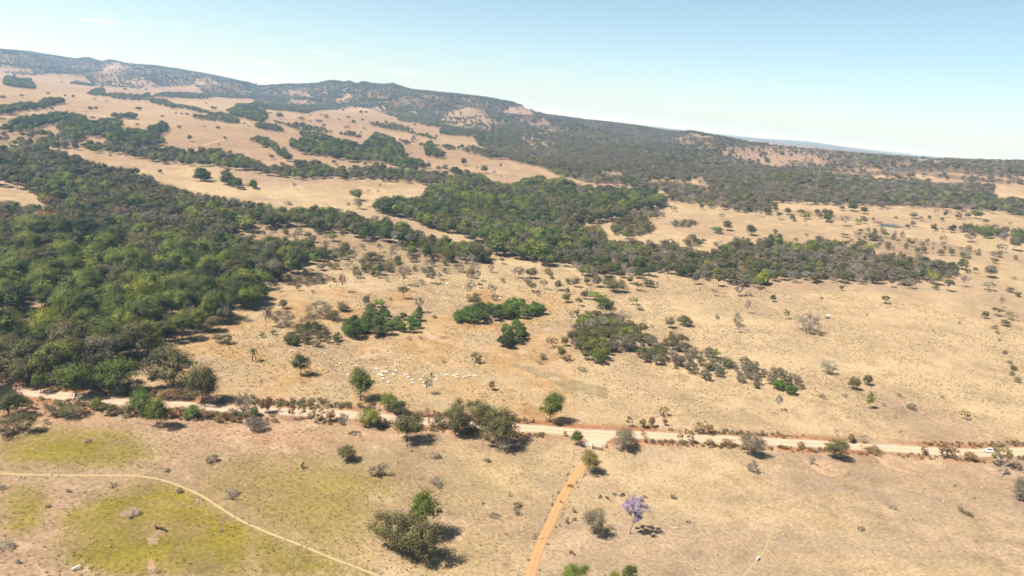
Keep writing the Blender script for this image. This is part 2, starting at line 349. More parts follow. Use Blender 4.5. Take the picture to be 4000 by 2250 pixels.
wood('G', '1080,80 1200,50 1380,40 1440,100 1340,120 1100,100', 8, (5, 8), 'grey:4 bare:2 olive:2 pinkbare:1', 'central')
wood('G', '1490,160 1700,135 1770,180 1650,210 1520,205', 8, (3, 5), 'bush:3 bushg:3 mid:1', 'central')
wood('G', '1600,340 1680,280 1810,340 1770,400 1650,385', 8, (4, 6), 'olive:3 bush:3 dark:1', 'central')
wood('G', '0,600 300,600 480,590 850,690 1080,700 1330,740 1340,780 1080,800 900,830 600,850 400,880 200,830 0,760', 22, (4, 7), 'grey:5 olive:3 bare:2 bushg:2 bush:1', 'central')
wood('F', '900,760 1500,800 2415,800 2415,1000 2200,1130 1700,1020 1300,900 900,1000', 24, (3, 6), 'grey:4 olive:3 bare:3 bushg:4 pinkbare:1', 'central')
# strips on the tilted pastures
ST = 'mid:5 dark:6 olive:2 grey:.5'
for reg, s, sp in (('A', '-30,775 130,755 240,735 340,745 440,695 520,695 600,700 590,715 500,745 400,770 200,795 -30,835', 8),
    ('A', '40,960 170,880 260,865 380,860 580,830 700,850 790,865 810,880 740,895 600,900 430,920 280,975 60,985', 8),
    ('A', '545,955 620,915 740,895 900,920 960,890 1100,885 1155,915 1130,940 1060,960 1180,985 1330,995 1500,1030 1560,1090 1500,1115 1330,1130 1240,1125 1180,1090 1060,1090 980,1045 880,1025 790,1020 760,1080 640,1060 580,1000', 8),
    ('A', '1405,975 1490,940 1540,915 1590,950 1590,980 1520,1010 1420,1000', 8), ('A', '25,545 60,475 170,500 290,510 320,560 340,595 240,590 100,570', 9),
    ('A', '2150,800 2250,745 2430,735 2430,900 2300,870 2200,840', 9), ('A', '1020,858 1080,842 1280,837 1285,860 1150,866', 8),
    ('B', '0,690 120,700 230,715 260,750 180,745 60,730 0,715', 8), ('B', '0,815 60,815 140,865 220,915 300,950 335,1010 280,1015 210,960 150,910 60,880 0,855', 8),
    ('B', '420,785 440,755 520,775 640,790 720,830 830,840 940,870 1020,900 1100,930 1180,940 1300,975 1430,975 1440,1030 1520,1025 1640,1080 1640,1095 1520,1080 1520,1115 1400,1100 1300,1060 1200,1030 1090,1000 1000,910 800,870 700,850 560,825 430,800', 8),
    ('B', '305,850 340,835 520,840 700,870 850,900 960,920 1090,960 1080,1020 940,1020 800,1000 640,975 440,945 330,890', 8),
    ('B', '1025,880 1060,840 1130,780 1260,810 1330,870 1400,925 1390,955 1300,965 1130,930', 8), ('B', '1590,900 1640,855 1700,920 1780,960 1760,1000 1680,990 1600,975', 8),
    ('B', '1770,1100 1900,1120 2000,1150 2150,1180 2190,1230 2080,1210 1950,1180 1850,1150', 8), ('B', '0,545 80,560 120,620 100,640 60,670 0,650', 9),
    ('E', '2070,225 2150,205 2280,265 2300,300 2180,290 2080,255', 7), ('E', '2310,285 2380,275 2415,300 2415,325 2320,310', 6), ('E', '1830,220 1900,155 1975,235 1930,245', 6)):
    wood(reg, s, sp, (7, 12), ST, 'strips')
CR_ = 'olive:4 mid:3 dark:2 grey:3 bare:1'
for reg, s, sp in (('A', '-30,950 60,985 280,980 500,1015 640,1065 760,1085 720,1160 600,1150 400,1145 280,1130 120,1120 60,1095 -30,1070', 9),
    ('A', '740,1140 860,1110 1000,1110 1120,1105 1250,1120 1380,1145 1560,1160 1680,1165 1800,1190 1960,1170 2100,1175 2200,1220 2300,1240 2430,1290 2430,1360 2240,1340 2100,1320 1960,1300 1700,1290 1560,1275 1380,1260 1200,1200 1000,1180 850,1170', 8),
    ('A', '830,640 900,600 960,580 1000,640 1130,640 1330,660 1400,635 1450,690 1560,700 1620,740 1780,760 1900,790 1980,820 2100,830 2240,860 2200,875 2000,850 1830,800 1560,760 1400,710 1130,690 980,660 850,655', 12),
    ('A', '1810,850 1870,850 1990,860 2240,885 2260,925 2050,895 1820,870', 9), ('A', '660,540 720,520 900,560 880,575 680,550', 13), ('A', '1440,660 1560,630 2000,640 2030,670 1940,690 1700,680 1480,672', 13),
    ('A', '20,440 300,430 420,455 520,460 300,465 100,450', 13),
    ('B', '0,1050 100,1080 220,1110 330,1080 420,1020 500,1070 560,1030 640,1070 760,1110 830,1090 860,1160 960,1070 1040,1110 1120,1070 1250,1110 1400,1120 1560,1130 1700,1150 1850,1180 2000,1180 2150,1220 2300,1260 2430,1290 2430,1330 1800,1265 1700,1250 1450,1215 1200,1210 1000,1190 860,1190 640,1175 480,1185 280,1175 120,1140 0,1120', 8),
    ('B', '130,650 300,690 380,680 480,690 600,720 740,770 730,780 560,760 400,740 240,700', 11), ('B', '770,770 900,770 1000,800 990,815 840,800 780,785', 10),
    ('B', '1040,670 1150,690 1300,680 1430,720 1500,760 1720,810 1700,830 1560,800 1420,770 1240,730 1070,690', 12), ('B', '1740,740 1800,700 1980,750 1980,790 1860,785 1745,770', 10),
    ('B', '1690,890 1850,900 2050,900 2200,940 2430,960 2430,1010 2200,1000 2000,950 1850,930', 10), ('B', '1350,840 1480,870 1400,880', 11),
    ('H', '1790,110 1880,85 2010,100 2080,105 2230,110 2260,150 2260,195 2100,170 1960,150 1880,140', 8), ('H', '2290,130 2430,115 2430,215 2360,215 2300,170', 8),
    ('D', '150,900 250,905 360,885 450,910 610,905 660,950 660,1000 560,980 440,955 250,945', 9), ('D', '-20,840 60,820 90,860 60,920 -20,920', 9)):
    wood(reg, s, sp, (6, 11), CR_, 'strips')
HB = 'olive:5 grey:3 mid:3 dark:1.5 bare:1'
wood('A', '-30,212 150,222 400,252 720,290 820,282 960,310 1040,300 1200,332 1440,355 1660,382 1940,425 2190,475 2420,545 2420,690 2050,675 1900,620 1840,562 1560,575 1400,590 1000,580 880,552 760,462 300,445 280,400 -30,392', 12, (7, 11), HB, 'hills')
wood('B', '-20,325 90,322 400,306 560,300 760,268 900,285 1020,285 1250,293 1420,350 1700,360 2000,395 2430,470 2430,1000 2200,930 2100,880 2050,800 1980,790 1850,780 1740,770 1762,715 1620,700 1500,670 1350,655 1330,620 1150,580 1100,540 900,520 780,545 600,550 480,580 260,560 100,545 -20,520', 10, (7, 11), HB, 'hills')
wood('C', '-20,230 100,270 200,325 320,350 560,385 700,410 960,430 1200,455 1500,505 1680,505 1850,520 2060,570 2260,625 2430,640 2430,1280 2150,1258 1950,1218 1700,1188 1500,1165 1460,1105 1400,1065 1150,1035 1000,1008 700,998 560,955 400,905 280,845 -20,775', 8.6, (7, 10), 'olive:5 grey:7 mid:2 dark:1.5 bare:3.5 pinkbare:.8', 'hills')
wood('D', '-20,265 300,290 600,325 1000,365 1240,385 1600,395 2000,402 2450,412 2450,590 2200,585 1900,565 1720,540 1420,545 1380,575 1300,585 800,550 640,560 620,545 -20,560', 9, (7, 10), 'grey:6 olive:4 bare:4 mid:1.2 pinkbare:1', 'hills')
wood('D', '-20,560 500,545 900,580 1200,590 1350,600 1700,640 1900,630 2150,670 2110,750 2150,800 2300,790 2450,820 2450,950 2300,930 2200,890 1990,890 1700,880 1400,860 1200,850 900,835 500,820 200,815 -20,800', 8.8, (7, 11), 'olive:5 grey:6.5 mid:2 bare:3.5 dark:2 pinkbare:1.2', 'hills')
wood('D', '1420,560 1600,550 1900,580 2200,600 2450,610 2450,645 2100,635 1700,600', 12, (7, 10), 'olive:4 mid:2 grey:2', 'hills')
for reg, s_ in (('C', '1680,760 1900,720 2100,640 2430,640 2430,830 2100,800 1850,790'), ('D', '-20,265 450,300 600,360 560,450 300,470 -20,480')):
    wood(reg, s_, 12, (5, 8), 'pinkbare:5 grey:4 bare:4 olive:.8', 'strips')
# thinly wooded or bare places on the hills: (polygon, share of trees kept)
THIN = [(P('A', '860,440 1000,410 1060,350 1230,378 1250,400 1110,410 1300,470 1500,560 1400,590 1000,580 880,550'), .35), (P('A', '1840,500 1950,480 2100,550 1850,560'), .25),
        (P('A', '1060,345 1140,350 1120,400 1000,425 960,420'), .05), (P('B', '280,490 330,450 500,460 570,490 480,500 330,495'), .08), (P('B', '290,385 330,365 450,370 520,420 480,425 330,398'), .15),
        (P('B', '740,460 880,380 920,420 850,470 780,475'), .2), (P('B', '1740,615 1850,560 1950,515 2060,520 2160,560 2210,620 2310,700 2200,740 2000,720 1780,690'), .22),
        (P('B', '2340,565 2430,530 2430,590'), .1), (P('B', '-20,450 130,460 120,490 -20,480'), .1), (P('B', '1100,530 1200,520 1240,560 1200,590 1110,570'), .25),
        (P('B', '1440,570 1540,590 1500,560'), .2), (P('C', '-20,280 120,275 220,350 140,360 -20,340'), .08), (P('C', '60,400 80,425 200,430 270,410 290,380 330,430 420,450 200,458'), .05),
        (P('C', '230,520 440,500 490,490 480,515 250,540'), .15), (P('C', '10,525 180,540 400,620 400,650 180,680 20,560'), .45), (P('C', '830,880 1000,880 1050,930 840,910'), .15),
        (P('C', '1680,760 1900,720 2100,640 2430,640 2430,830 2100,800 1850,790'), .42), (P('C', '1150,960 1700,970 1900,1000 1850,1040 1680,1000 1250,985'), .2), (P('C', '1680,930 1800,910 1830,1000 1700,1000'), .3),
        (P('C', '1660,520 1860,520 1920,560 1850,580 1700,545'), .2), (P('C', '1540,580 1620,560 1600,595'), .1), (P('C', '1640,600 1740,610 1720,625 1640,620'), .1), (P('C', '1800,615 1890,610 1880,635 1800,630'), .1), (P('C', '2200,570 2280,600 2240,625'), .1),
        (P('D', '-20,265 450,300 600,360 560,450 300,470 -20,480'), .5), (P('D', '1260,385 1700,400 1620,440 1420,430'), .3), (P('D', '1740,400 2380,425 2300,445 1800,440'), .4), (P('D', '620,505 960,500 1160,510 1000,530 640,515'), .1),
        (P('D', '800,560 1000,575 1300,590 1350,600 1200,605 880,590'), .25), (P('D', '1400,585 1750,610 1950,625 1880,640 1500,610'), .08)]
road_px = np.concatenate([pts('I', '-300,860 0,892 400,935 820,980 1130,1008 1600,1040 1900,1060 2200,1082'), pts('J', '0,972 280,984 800,1006 1100,1032 1600,1080 1750,1088 2100,1112'),
    pts('K', '60,1138 300,1152 500,1172 700,1186 900,1198 1160,1205 1500,1218 1740,1238 2000,1248 2300,1262'), pts('L', '0,906 250,920 500,928 900,956 1200,972 1440,988 1700,1002 2000,1012 2200,1008 2415,998 2700,985')])
ROAD = ground(road_px)
# ------------------------------------------------------------------ ground sheet
azs = np.radians(np.concatenate([np.linspace(-180, -44, 46)[:-1], np.linspace(-44, 44, 640), np.linspace(44, 180, 46)[1:]]))
rs = np.concatenate([np.exp(np.linspace(0, math.log(75), 14))[:-1], np.exp(np.linspace(math.log(75), math.log(1500), 430))[:-1], np.exp(np.linspace(math.log(1500), math.log(6500), 150))[:-1], np.exp(np.linspace(math.log(6500), math.log(65000), 46))])
gx = np.sin(azs)[:, None] * rs[None]; gy = np.cos(azs)[:, None] * rs[None]
gz = height(gx.ravel(), gy.ravel()); GV = np.stack([gx.ravel(), gy.ravel(), gz], 1)
na, nr = len(azs), len(rs)
ii, jj = np.meshgrid(np.arange(na - 1), np.arange(nr - 1), indexing='ij')
GF = np.stack([ii * nr + jj, ii * nr + jj + 1, (ii + 1) * nr + jj + 1, (ii + 1) * nr + jj], -1).reshape(-1, 4)[:, ::-1]
q, zc = project(GV); q = clampx(q); rg = np.hypot(GV[:, 0], GV[:, 1]); X, Y = GV[:, 0], GV[:, 1]
inb = zc > 1
wob = np.clip(6000 / np.maximum(rg, 1), 3, 40)                     # wobble of the traced outlines
qw = q + np.stack([fbm(X, Y, 9, 4, 40), fbm(X, Y, 9, 4, 50) * 0.6], 1) * wob[:, None] * 1.3
def mixto(c, col, m): return c + (np.asarray(col)[None] - c) * np.clip(m, 0, 1)[:, None]
n1 = fbm(X, Y, 60, 4, 60); n2 = fbm(X, Y, 16, 4, 70); n3 = fbm(X, Y, 240, 3, 80)
C = np.tile(np.array([0.55, 0.42, 0.245]), (len(GV), 1))
C = mixto(C, (0.44, 0.325, 0.215), (n1 + 0.1) * 1.6)               # greyer, browner drifts
C = mixto(C, (0.58, 0.45, 0.275), (-n1 + 0.05) * 1.4)
far_l = np.clip((rg - 750) / 300, 0, 1) * np.clip((-np.degrees(np.arctan2(X, Y)) + 12) / 12, 0, 1)
C = mixto(C, (0.40, 0.275, 0.17), far_l * (0.72 + n3 * 0.7))
far_r = np.clip((rg - 600) / 300, 0, 1) * np.clip((np.degrees(np.arctan2(X, Y)) - 0) / 8, 0, 1)
C = mixto(C, (0.47, 0.345, 0.205), far_r * (0.5 + n3))
catt = inb & (q[:, 1] > 1130) & (q[:, 1] < 1640) & (q[:, 0] < 2250 )
C = mixto(C, (0.50, 0.325, 0.145), catt * (0.45 + n2 * 1.3) )
C = mixto(C, (0.40, 0.255, 0.125), catt * np.clip(n2 * 2.6 - 0.35, 0, .8))
lowl = inb & (q[:, 1] > 1640) & (q[:, 0] < 1500)
C = mixto(C, (0.43, 0.295, 0.20), lowl * np.clip((1500 - q[:, 0]) / 500, 0, 1) * (0.75 + n2 * 0.6))
lowr = inb & (q[:, 1] > 1700) & (q[:, 0] > 2100)
C = mixto(C, (0.41, 0.31, 0.235), lowr * np.clip(fbm(X * 0.55 + Y * .5, Y * 1.5 - X * .35, 30, 4, 90) * 2.4 - 0.2, 0, .45))
srj = np.random.RandomState(4)
for p in SOIL:
    acc = 0
    for k in range(4): acc = acc + inside(p, qw + srj.randn(len(qw), 2) * np.array([40, 14]))
    C = mixto(C, (0.51, 0.325, 0.205), inb * acc / 4 * (0.65 + n2 * 0.8))
gm = np.zeros(len(GV))
grj = np.random.RandomState(3)
for s, p in GREEN:
    acc = 0
    for k in range(5): acc = acc + inside(p, qw + grj.randn(len(qw), 2) * np.array([1, .6]) * (34 if s > .8 else 80))
    gm = np.maximum(gm, s * inb * acc / 5)
for p in BARE_M: gm = np.where(inside(p, qw), 0, gm)
C = mixto(C, (0.292, 0.240, 0.046), gm * np.clip(0.92 + n2 * 0.7 + fbm(X, Y, 30, 3, 77) * .5, .25, 1.1)); C = mixto(C, (0.345, 0.250, 0.038), (gm > .9) * np.clip(n1 * 2, 0, .6))
rd = np.full(len(GV), 1e3); nb_ = np.nonzero(inb & (rg > 150) & (rg < 520))[0]
for a_, b_ in zip(ROAD[:-1, :2], ROAD[1:, :2]):
    ab = b_ - a_; tt = np.clip(((GV[nb_, :2] - a_) @ ab) / (ab @ ab), 0, 1); rd[nb_] = np.minimum(rd[nb_], np.hypot(*(GV[nb_, :2] - a_ - tt[:, None] * ab).T))
C = mixto(C, (0.40, 0.185, 0.085), np.clip(1.6 - np.abs(rd - 5.6) / 1.7, 0, 1) * np.clip(.62 + n2 * 1.6, 0, .9))
for p in DRYBANK: C = mixto(C, (0.60, 0.43, 0.28), (inb & inside(p, qw)) * (0.75 + n2 * .5))
for p in GREY: C = mixto(C, (0.33, 0.27, 0.155), (inb & inside(p, qw)) * (0.6 + n2 * .5))
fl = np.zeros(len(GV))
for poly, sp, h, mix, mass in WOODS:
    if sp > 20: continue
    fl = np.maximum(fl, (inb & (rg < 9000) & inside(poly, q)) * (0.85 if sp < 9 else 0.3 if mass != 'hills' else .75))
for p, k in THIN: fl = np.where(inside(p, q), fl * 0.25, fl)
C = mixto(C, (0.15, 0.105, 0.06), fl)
ftv = np.interp(np.clip(np.degrees(np.arctan2(X, Y)), -70, 70), AZ, FOOT)
C = mixto(C, (0.38, 0.262, 0.19), np.clip((rg - ftv) / 300, 0, 1) * (0.8 + n3 * .6) * (fl < .3))
C = mixto(C, (0.10, 0.115, 0.06), np.clip((rg - 6000) / 2000, 0, 1) * (0.8 + n3 * .5))
nearw = np.clip((700 - rg) / 300, 0, 1) * (gm < .5)
C = mixto(C, (0.62, 0.465, 0.31), nearw * np.clip(fbm(X, Y, 8, 3, 140) * 4 - 1.1, 0, .6)); C = mixto(C, (0.34, 0.235, 0.15), nearw * np.clip(fbm(X, Y, 6, 3, 150) * 4 - 1.2, 0, .38))
C = mixto(C, (0.33, 0.24, 0.11), (gm > .5) * np.clip(fbm(X, Y, 5, 3, 160) * 4 - 1.1, 0, .6))
C *= (1 + n2 * 0.22)[:, None]
C = np.clip(C * np.array([0.398, 0.373, 0.366]), 0.008, 0.8)
m, t, o = new_mat('ground_soil_grass'); l = t.links.new
at = N(t, 'ShaderNodeAttribute', attribute_name='cover'); tcn = N(t, 'ShaderNodeTexCoord')
na1 = N(t, 'ShaderNodeTexNoise', i_Scale=0.85, i_Detail=6.0, i_Roughness=0.72); na2 = N(t, 'ShaderNodeTexNoise', i_Scale=0.12, i_Detail=5.0, i_Roughness=0.6)
vo = N(t, 'ShaderNodeTexVoronoi', i_Scale=0.33, i_Randomness=1.0)
r1 = N(t, 'ShaderNodeMapRange', i_From_Min=0.3, i_From_Max=0.7, i_To_Min=0.60, i_To_Max=1.36); r2 = N(t, 'ShaderNodeMapRange', i_From_Min=0.3, i_From_Max=0.7, i_To_Min=0.86, i_To_Max=1.13)
r3 = N(t, 'ShaderNodeMapRange', i_From_Min=0.06, i_From_Max=0.22, i_To_Min=0.72, i_To_Max=1.0)
m1 = N(t, 'ShaderNodeMath', operation='MULTIPLY'); m2 = N(t, 'ShaderNodeMath', operation='MULTIPLY'); sc = N(t, 'ShaderNodeVectorMath', operation='SCALE')
b = N(t, 'ShaderNodeBsdfPrincipled', i_Roughness=0.95); b.inputs['Specular IOR Level'].default_value = 0.08
bp = N(t, 'ShaderNodeBump', i_Strength=0.9, i_Distance=0.35)
for n_ in (na1, na2, vo): l(tcn.outputs['Object'], n_.inputs['Vector'])
l(na1.outputs['Fac'], r1.inputs['Value']); l(na2.outputs['Fac'], r2.inputs['Value']); l(vo.outputs['Distance'], r3.inputs['Value'])
l(r1.outputs[0], m1.inputs[0]); l(r2.outputs[0], m1.inputs[1]); l(m1.outputs[0], m2.inputs[0]); l(r3.outputs[0], m2.inputs[1])
l(at.outputs['Color'], sc.inputs[0]); l(m2.outputs[0], sc.inputs['Scale']); l(sc.outputs[0], b.inputs['Base Color'])
l(na1.outputs['Fac'], bp.inputs['Height']); l(bp.outputs[0], b.inputs['Normal']); l(b.outputs[0], o.inputs['Surface'])
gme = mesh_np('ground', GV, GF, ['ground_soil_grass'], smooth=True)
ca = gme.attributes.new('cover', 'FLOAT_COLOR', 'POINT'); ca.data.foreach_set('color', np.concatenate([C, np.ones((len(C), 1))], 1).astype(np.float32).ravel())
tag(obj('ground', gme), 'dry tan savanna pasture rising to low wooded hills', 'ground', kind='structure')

# ------------------------------------------------------------------ roads and paths, draped on the ground
def smooth_line(P_, step):
    P_ = np.asarray(P_)[:, :2]; d = np.concatenate([[0], np.cumsum(np.linalg.norm(np.diff(P_, axis=0), axis=1))])
    s = np.arange(0, d[-1], step); q_ = np.stack([np.interp(s, d, P_[:, k]) for k in (0, 1)], 1)
    n = max(2, int(6 / step)); k = np.hanning(2 * n + 3)[1:-1]; k /= k.sum()
    pad = np.concatenate([q_[:1] * 2 - q_[1:n + 1][::-1], q_, q_[-1:] * 2 - q_[-n - 1:-1][::-1]])
    return np.stack([np.convolve(pad[:, c], k, 'valid') for c in (0, 1)], 1)
def strip(name, line, width, mat, lift, ncross=5, rag=0.35, step=0.8, crown=0.0):
    c = smooth_line(line, step); t_ = np.gradient(c, axis=0); t_ /= np.linalg.norm(t_, axis=1)[:, None]; nn = np.stack([-t_[:, 1], t_[:, 0]], 1)
    s = np.arange(len(c)) * step
    wl = width / 2 * (1 + 0.10 * vn(s, s * 0, 13, 3)) + rag * fbm(s, s * 0 + 5, 5, 3, 4); wr = width / 2 * (1 + 0.10 * vn(s, s * 0, 11, 6)) + rag * fbm(s, s * 0 + 9, 5, 3, 7)
    V = []; us = np.linspace(-1, 1, ncross)
    for u in us:
        off = np.where(u < 0, u * wl, u * wr); p_ = c + nn * off[:, None]
        V.append(np.stack([p_[:, 0], p_[:, 1], height(p_[:, 0], p_[:, 1]) + lift * (0.3 if abs(u) == 1 else 1) + crown * (1 - u * u)], 1))
    V = np.stack(V, 1).reshape(-1, 3); k = ncross
    i_, j_ = np.meshgrid(np.arange(len(c) - 1), np.arange(k - 1), indexing='ij')
    F_ = np.stack([i_ * k + j_, i_ * k + j_ + 1, (i_ + 1) * k + j_ + 1, (i_ + 1) * k + j_], -1).reshape(-1, 4)
    me = mesh_np(name, V, F_, [mat], smooth=True)
    a = me.attributes.new('across', 'FLOAT', 'POINT'); a.data.foreach_set('value', np.tile(us, len(c)).astype(np.float32))
    return me, c, nn
def road_mat(name, c1, c2, rut):
    m, t, o = new_mat(name); l = t.links.new
    at = N(t, 'ShaderNodeAttribute', attribute_name='across'); tcn = N(t, 'ShaderNodeTexCoord')
    n = N(t, 'ShaderNodeTexNoise', i_Scale=0.5, i_Detail=6.0, i_Roughness=0.65); nb = N(t, 'ShaderNodeTexNoise', i_Scale=5.0, i_Detail=4.0)
    ab = N(t, 'ShaderNodeMath', operation='ABSOLUTE'); su = N(t, 'ShaderNodeMath', operation='SUBTRACT'); su.inputs[1].default_value = 0.45; a2 = N(t, 'ShaderNodeMath', operation='ABSOLUTE')
    mr = N(t, 'ShaderNodeMapRange', i_From_Min=0.1, i_From_Max=0.5, i_To_Min=0.0, i_To_Max=rut); ad = N(t, 'ShaderNodeMath', operation='ADD')
    mr2 = N(t, 'ShaderNodeMapRange', i_From_Min=0.35, i_From_Max=0.7, i_To_Min=-0.1, i_To_Max=0.7)
    mx = N(t, 'ShaderNodeMix', data_type='RGBA'); mx.inputs['A'].default_value = (*c1, 1); mx.inputs['B'].default_value = (*c2, 1)
    b = N(t, 'ShaderNodeBsdfPrincipled', i_Roughness=0.95); b.inputs['Specular IOR Level'].default_value = 0.05; bp = N(t, 'ShaderNodeBump', i_Strength=0.5, i_Distance=0.06)
    l(at.outputs['Fac'], ab.inputs[0]); l(ab.outputs[0], su.inputs[0]); l(su.outputs[0], a2.inputs[0]); l(a2.outputs[0], mr.inputs['Value'])
    l(tcn.outputs['Object'], n.inputs['Vector']); l(tcn.outputs['Object'], nb.inputs['Vector']); l(n.outputs['Fac'], mr2.inputs['Value']); l(mr.outputs[0], ad.inputs[0]); l(mr2.outputs[0], ad.inputs[1])
    ad.use_clamp = True
    l(ad.outputs[0], mx.inputs['Factor']); l(mx.outputs['Result'], b.inputs['Base Color']); l(nb.outputs['Fac'], bp.inputs['Height']); l(bp.outputs[0], b.inputs['Normal']); l(b.outputs[0], o.inputs['Surface'])
road_mat('road_dirt', (0.33, 0.24, 0.175), (0.255, 0.172, 0.118), 0.8)
road_mat('track_dirt', (0.285, 0.165, 0.078), (0.215, 0.12, 0.055), 0.7)
road_mat('trail_dirt', (0.215, 0.168, 0.095), (0.20, 0.153, 0.086), 0.3)
road_mat('path_dirt', (0.245, 0.188, 0.10), (0.215, 0.163, 0.084), 0.3)
me, road_c, road_n = strip('dirt_road', ROAD, 6.5, 'road_dirt', 0.05, 9, 0.5, crown=0.06)
road_o = tag(obj('dirt_road', me), 'wide pale dirt road crossing the pastures', 'road', kind='structure')
TRK = ground(pts('O', '772,316 760,335 722,370 660,430 585,510 537,600 455,740 402,850 338,1000 285,1100 247,1200 212,1300 172,1449 140,1560'))
me, trk_c, trk_n = strip('farm_track', TRK, 2.75, 'track_dirt', 0.05, 7, 0.12, 0.5)
tag(obj('farm_track', me), 'narrow orange dirt track leaving the road at the gate', 'track', kind='structure')
# pale apron where the track leaves the road
ap = ground(pts('K', '560,1185 700,1190 900,1200 1020,1215 930,1245 880,1285 855,1325 800,1335 765,1330 740,1290 690,1240 640,1205')); ac_ = ap.mean(0)
V = []; rings = 7
for k in range(rings):
    f = k / (rings - 1)
    for p_ in ap:
        x_, y_ = ac_[:2] + (p_[:2] - ac_[:2]) * f; V.append((x_, y_, float(height(x_, y_)) + 0.035 - 0.02 * f))
n_ = len(ap); F_ = [(k * n_ + j, k * n_ + (j + 1) % n_, (k + 1) * n_ + (j + 1) % n_, (k + 1) * n_ + j) for k in range(rings - 1) for j in range(n_)]
me = mesh_np('road_apron', V, np.array(F_), ['road_dirt'], smooth=True)
me.attributes.new('across', 'FLOAT', 'POINT').data.foreach_set('value', np.full(len(V), 0.45, np.float32))
tag(obj('road_apron', me), 'pale worn dirt apron between the road and the gate', 'road', kind='structure')
for nm, ln, w_, lab in (('foot_path', np.concatenate([pts('M', '-200,470 0,480 330,495 700,500 1050,498 1280,502 1430,520 1560,550 1680,590 1760,630 1850,660 1920,700 2000,755 2100,820 2220,900 2300,945'),
        pts('N', '0,985 100,1040 250,1090 400,1150 540,1205 660,1260 800,1310 950,1365 1060,1410 1150,1449 1280,1510')]), 0.75, 'thin pale foot path curving through the green pasture'),
        ('cattle_trail', np.concatenate([pts('Q', '105,820 60,960 30,1040 5,1120'), pts('O', '2405,1160 2330,1290 2260,1350 2180,1449 2150,1500')]), 0.45, 'faint pale cattle trail with a white cow on it'),
        ('cattle_trail', pts('O', '1495,1080 1530,1170 1600,1250 1680,1340 1745,1430 1760,1480'), 0.35, 'faint pale trail beyond the purple tree shadow'),
        ('hill_track', pts('A', '0,590 200,615 400,645 620,680 850,720 1100,760 1400,805 1700,860 1950,895 2150,930 2415,980'), 3.2, 'pale dirt track along the far hillside pasture'),
        ('hill_track', pts('A', '1850,1170 1950,1120 2060,1085 2140,1065 2130,1035'), 2.6, 'short pale track climbing the far tan slope')):
    me, _, _ = strip(nm, ground(ln), w_, 'trail_dirt' if nm == 'cattle_trail' else 'path_dirt', 0.03, 3, 0.08 if w_ < 1 else 0.5, 0.5 if w_ < 1 else 4.0)
    tag(obj(nm, me), lab, 'path', kind='structure')
# ponds
m, t, o = new_mat('pond_water'); b = N(t, 'ShaderNodeBsdfPrincipled', i_Roughness=0.08, i_IOR=1.33); b.inputs['Base Color'].default_value = (0.05, 0.075, 0.075, 1)
nzw = N(t, 'ShaderNodeTexNoise', i_Scale=1.5, i_Detail=3.0); bpw = N(t, 'ShaderNodeBump', i_Strength=0.1, i_Distance=0.03)
t.links.new(nzw.outputs['Fac'], bpw.inputs['Height']); t.links.new(bpw.outputs[0], b.inputs['Normal']); t.links.new(b.outputs[0], o.inputs['Surface'])
PONDS = []
for reg, s, lab in (('D', '1045,1035 1110,1022 1180,1036 1250,1046 1290,1060 1210,1064 1130,1056 1070,1050', 'small blue-grey pond in the dry pasture'), ('I', '325,205 380,190 450,200 440,235 370,240', 'small green pond hidden among forest trees')):
    p_ = ground(pts(reg, s)); zc_ = FLAT[len(PONDS)][3] + 0.06; PONDS.append((p_[:, :2].mean(0), 9))
    me = mesh_np('pond', np.concatenate([p_[:, :2], np.full((len(p_), 1), zc_)], 1), [tuple(range(len(p_)))], ['pond_water'])
    tag(obj('pond', me), lab, 'pond', kind='structure')

# ------------------------------------------------------------------ tree builder (unit box: x, y in -.5...5, z 0..1)
def leaf_quads(rng, centres, rads, per, size, aspect=0.62, up=0.25, squash=0.75, jit=0.55):
    nC = len(centres); n = nC * per; ci = np.repeat(np.arange(nC), per)
    d = rng.randn(n, 3); d /= np.linalg.norm(d, axis=1)[:, None]
    rr = rng.rand(n) ** 0.42
    p = centres[ci] + d * (rads[ci] * rr)[:, None] * np.array([1, 1, squash])
    cd = p - np.array([0, 0, max(0.0, centres[:, 2].mean() - 0.12)]); cd /= np.linalg.norm(cd, axis=1)[:, None] + 1e-6
    nrm = d * 0.75 + cd * 0.7 + rng.randn(n, 3) * jit * 0.6 + np.array([0, 0, up]); nrm /= np.linalg.norm(nrm, axis=1)[:, None]
    a = np.cross(nrm, rng.randn(n, 3)); a /= np.linalg.norm(a, axis=1)[:, None]; b = np.cross(nrm, a)
    s = size * (0.65 + 0.7 * rng.rand(n))[:, None]; s2 = s * aspect
    bend = nrm * s * 0.25
    V = np.stack([p - a * s, p - b * s2 + bend, p + a * s, p + b * s2 + bend], 1).reshape(-1, 3)
    F_ = np.arange(n * 4).reshape(-1, 4)
    tint = np.clip(0.5 + (rng.rand(nC) - 0.5)[ci] * 0.55 + (rng.rand(n) - 0.5) * 0.5, 0, 1)
    return V, F_, tint
def bez(a, b, c, n):
    t = np.linspace(0, 1, n)[:, None]; return (1 - t) ** 2 * a + 2 * t * (1 - t) * b + t * t * c
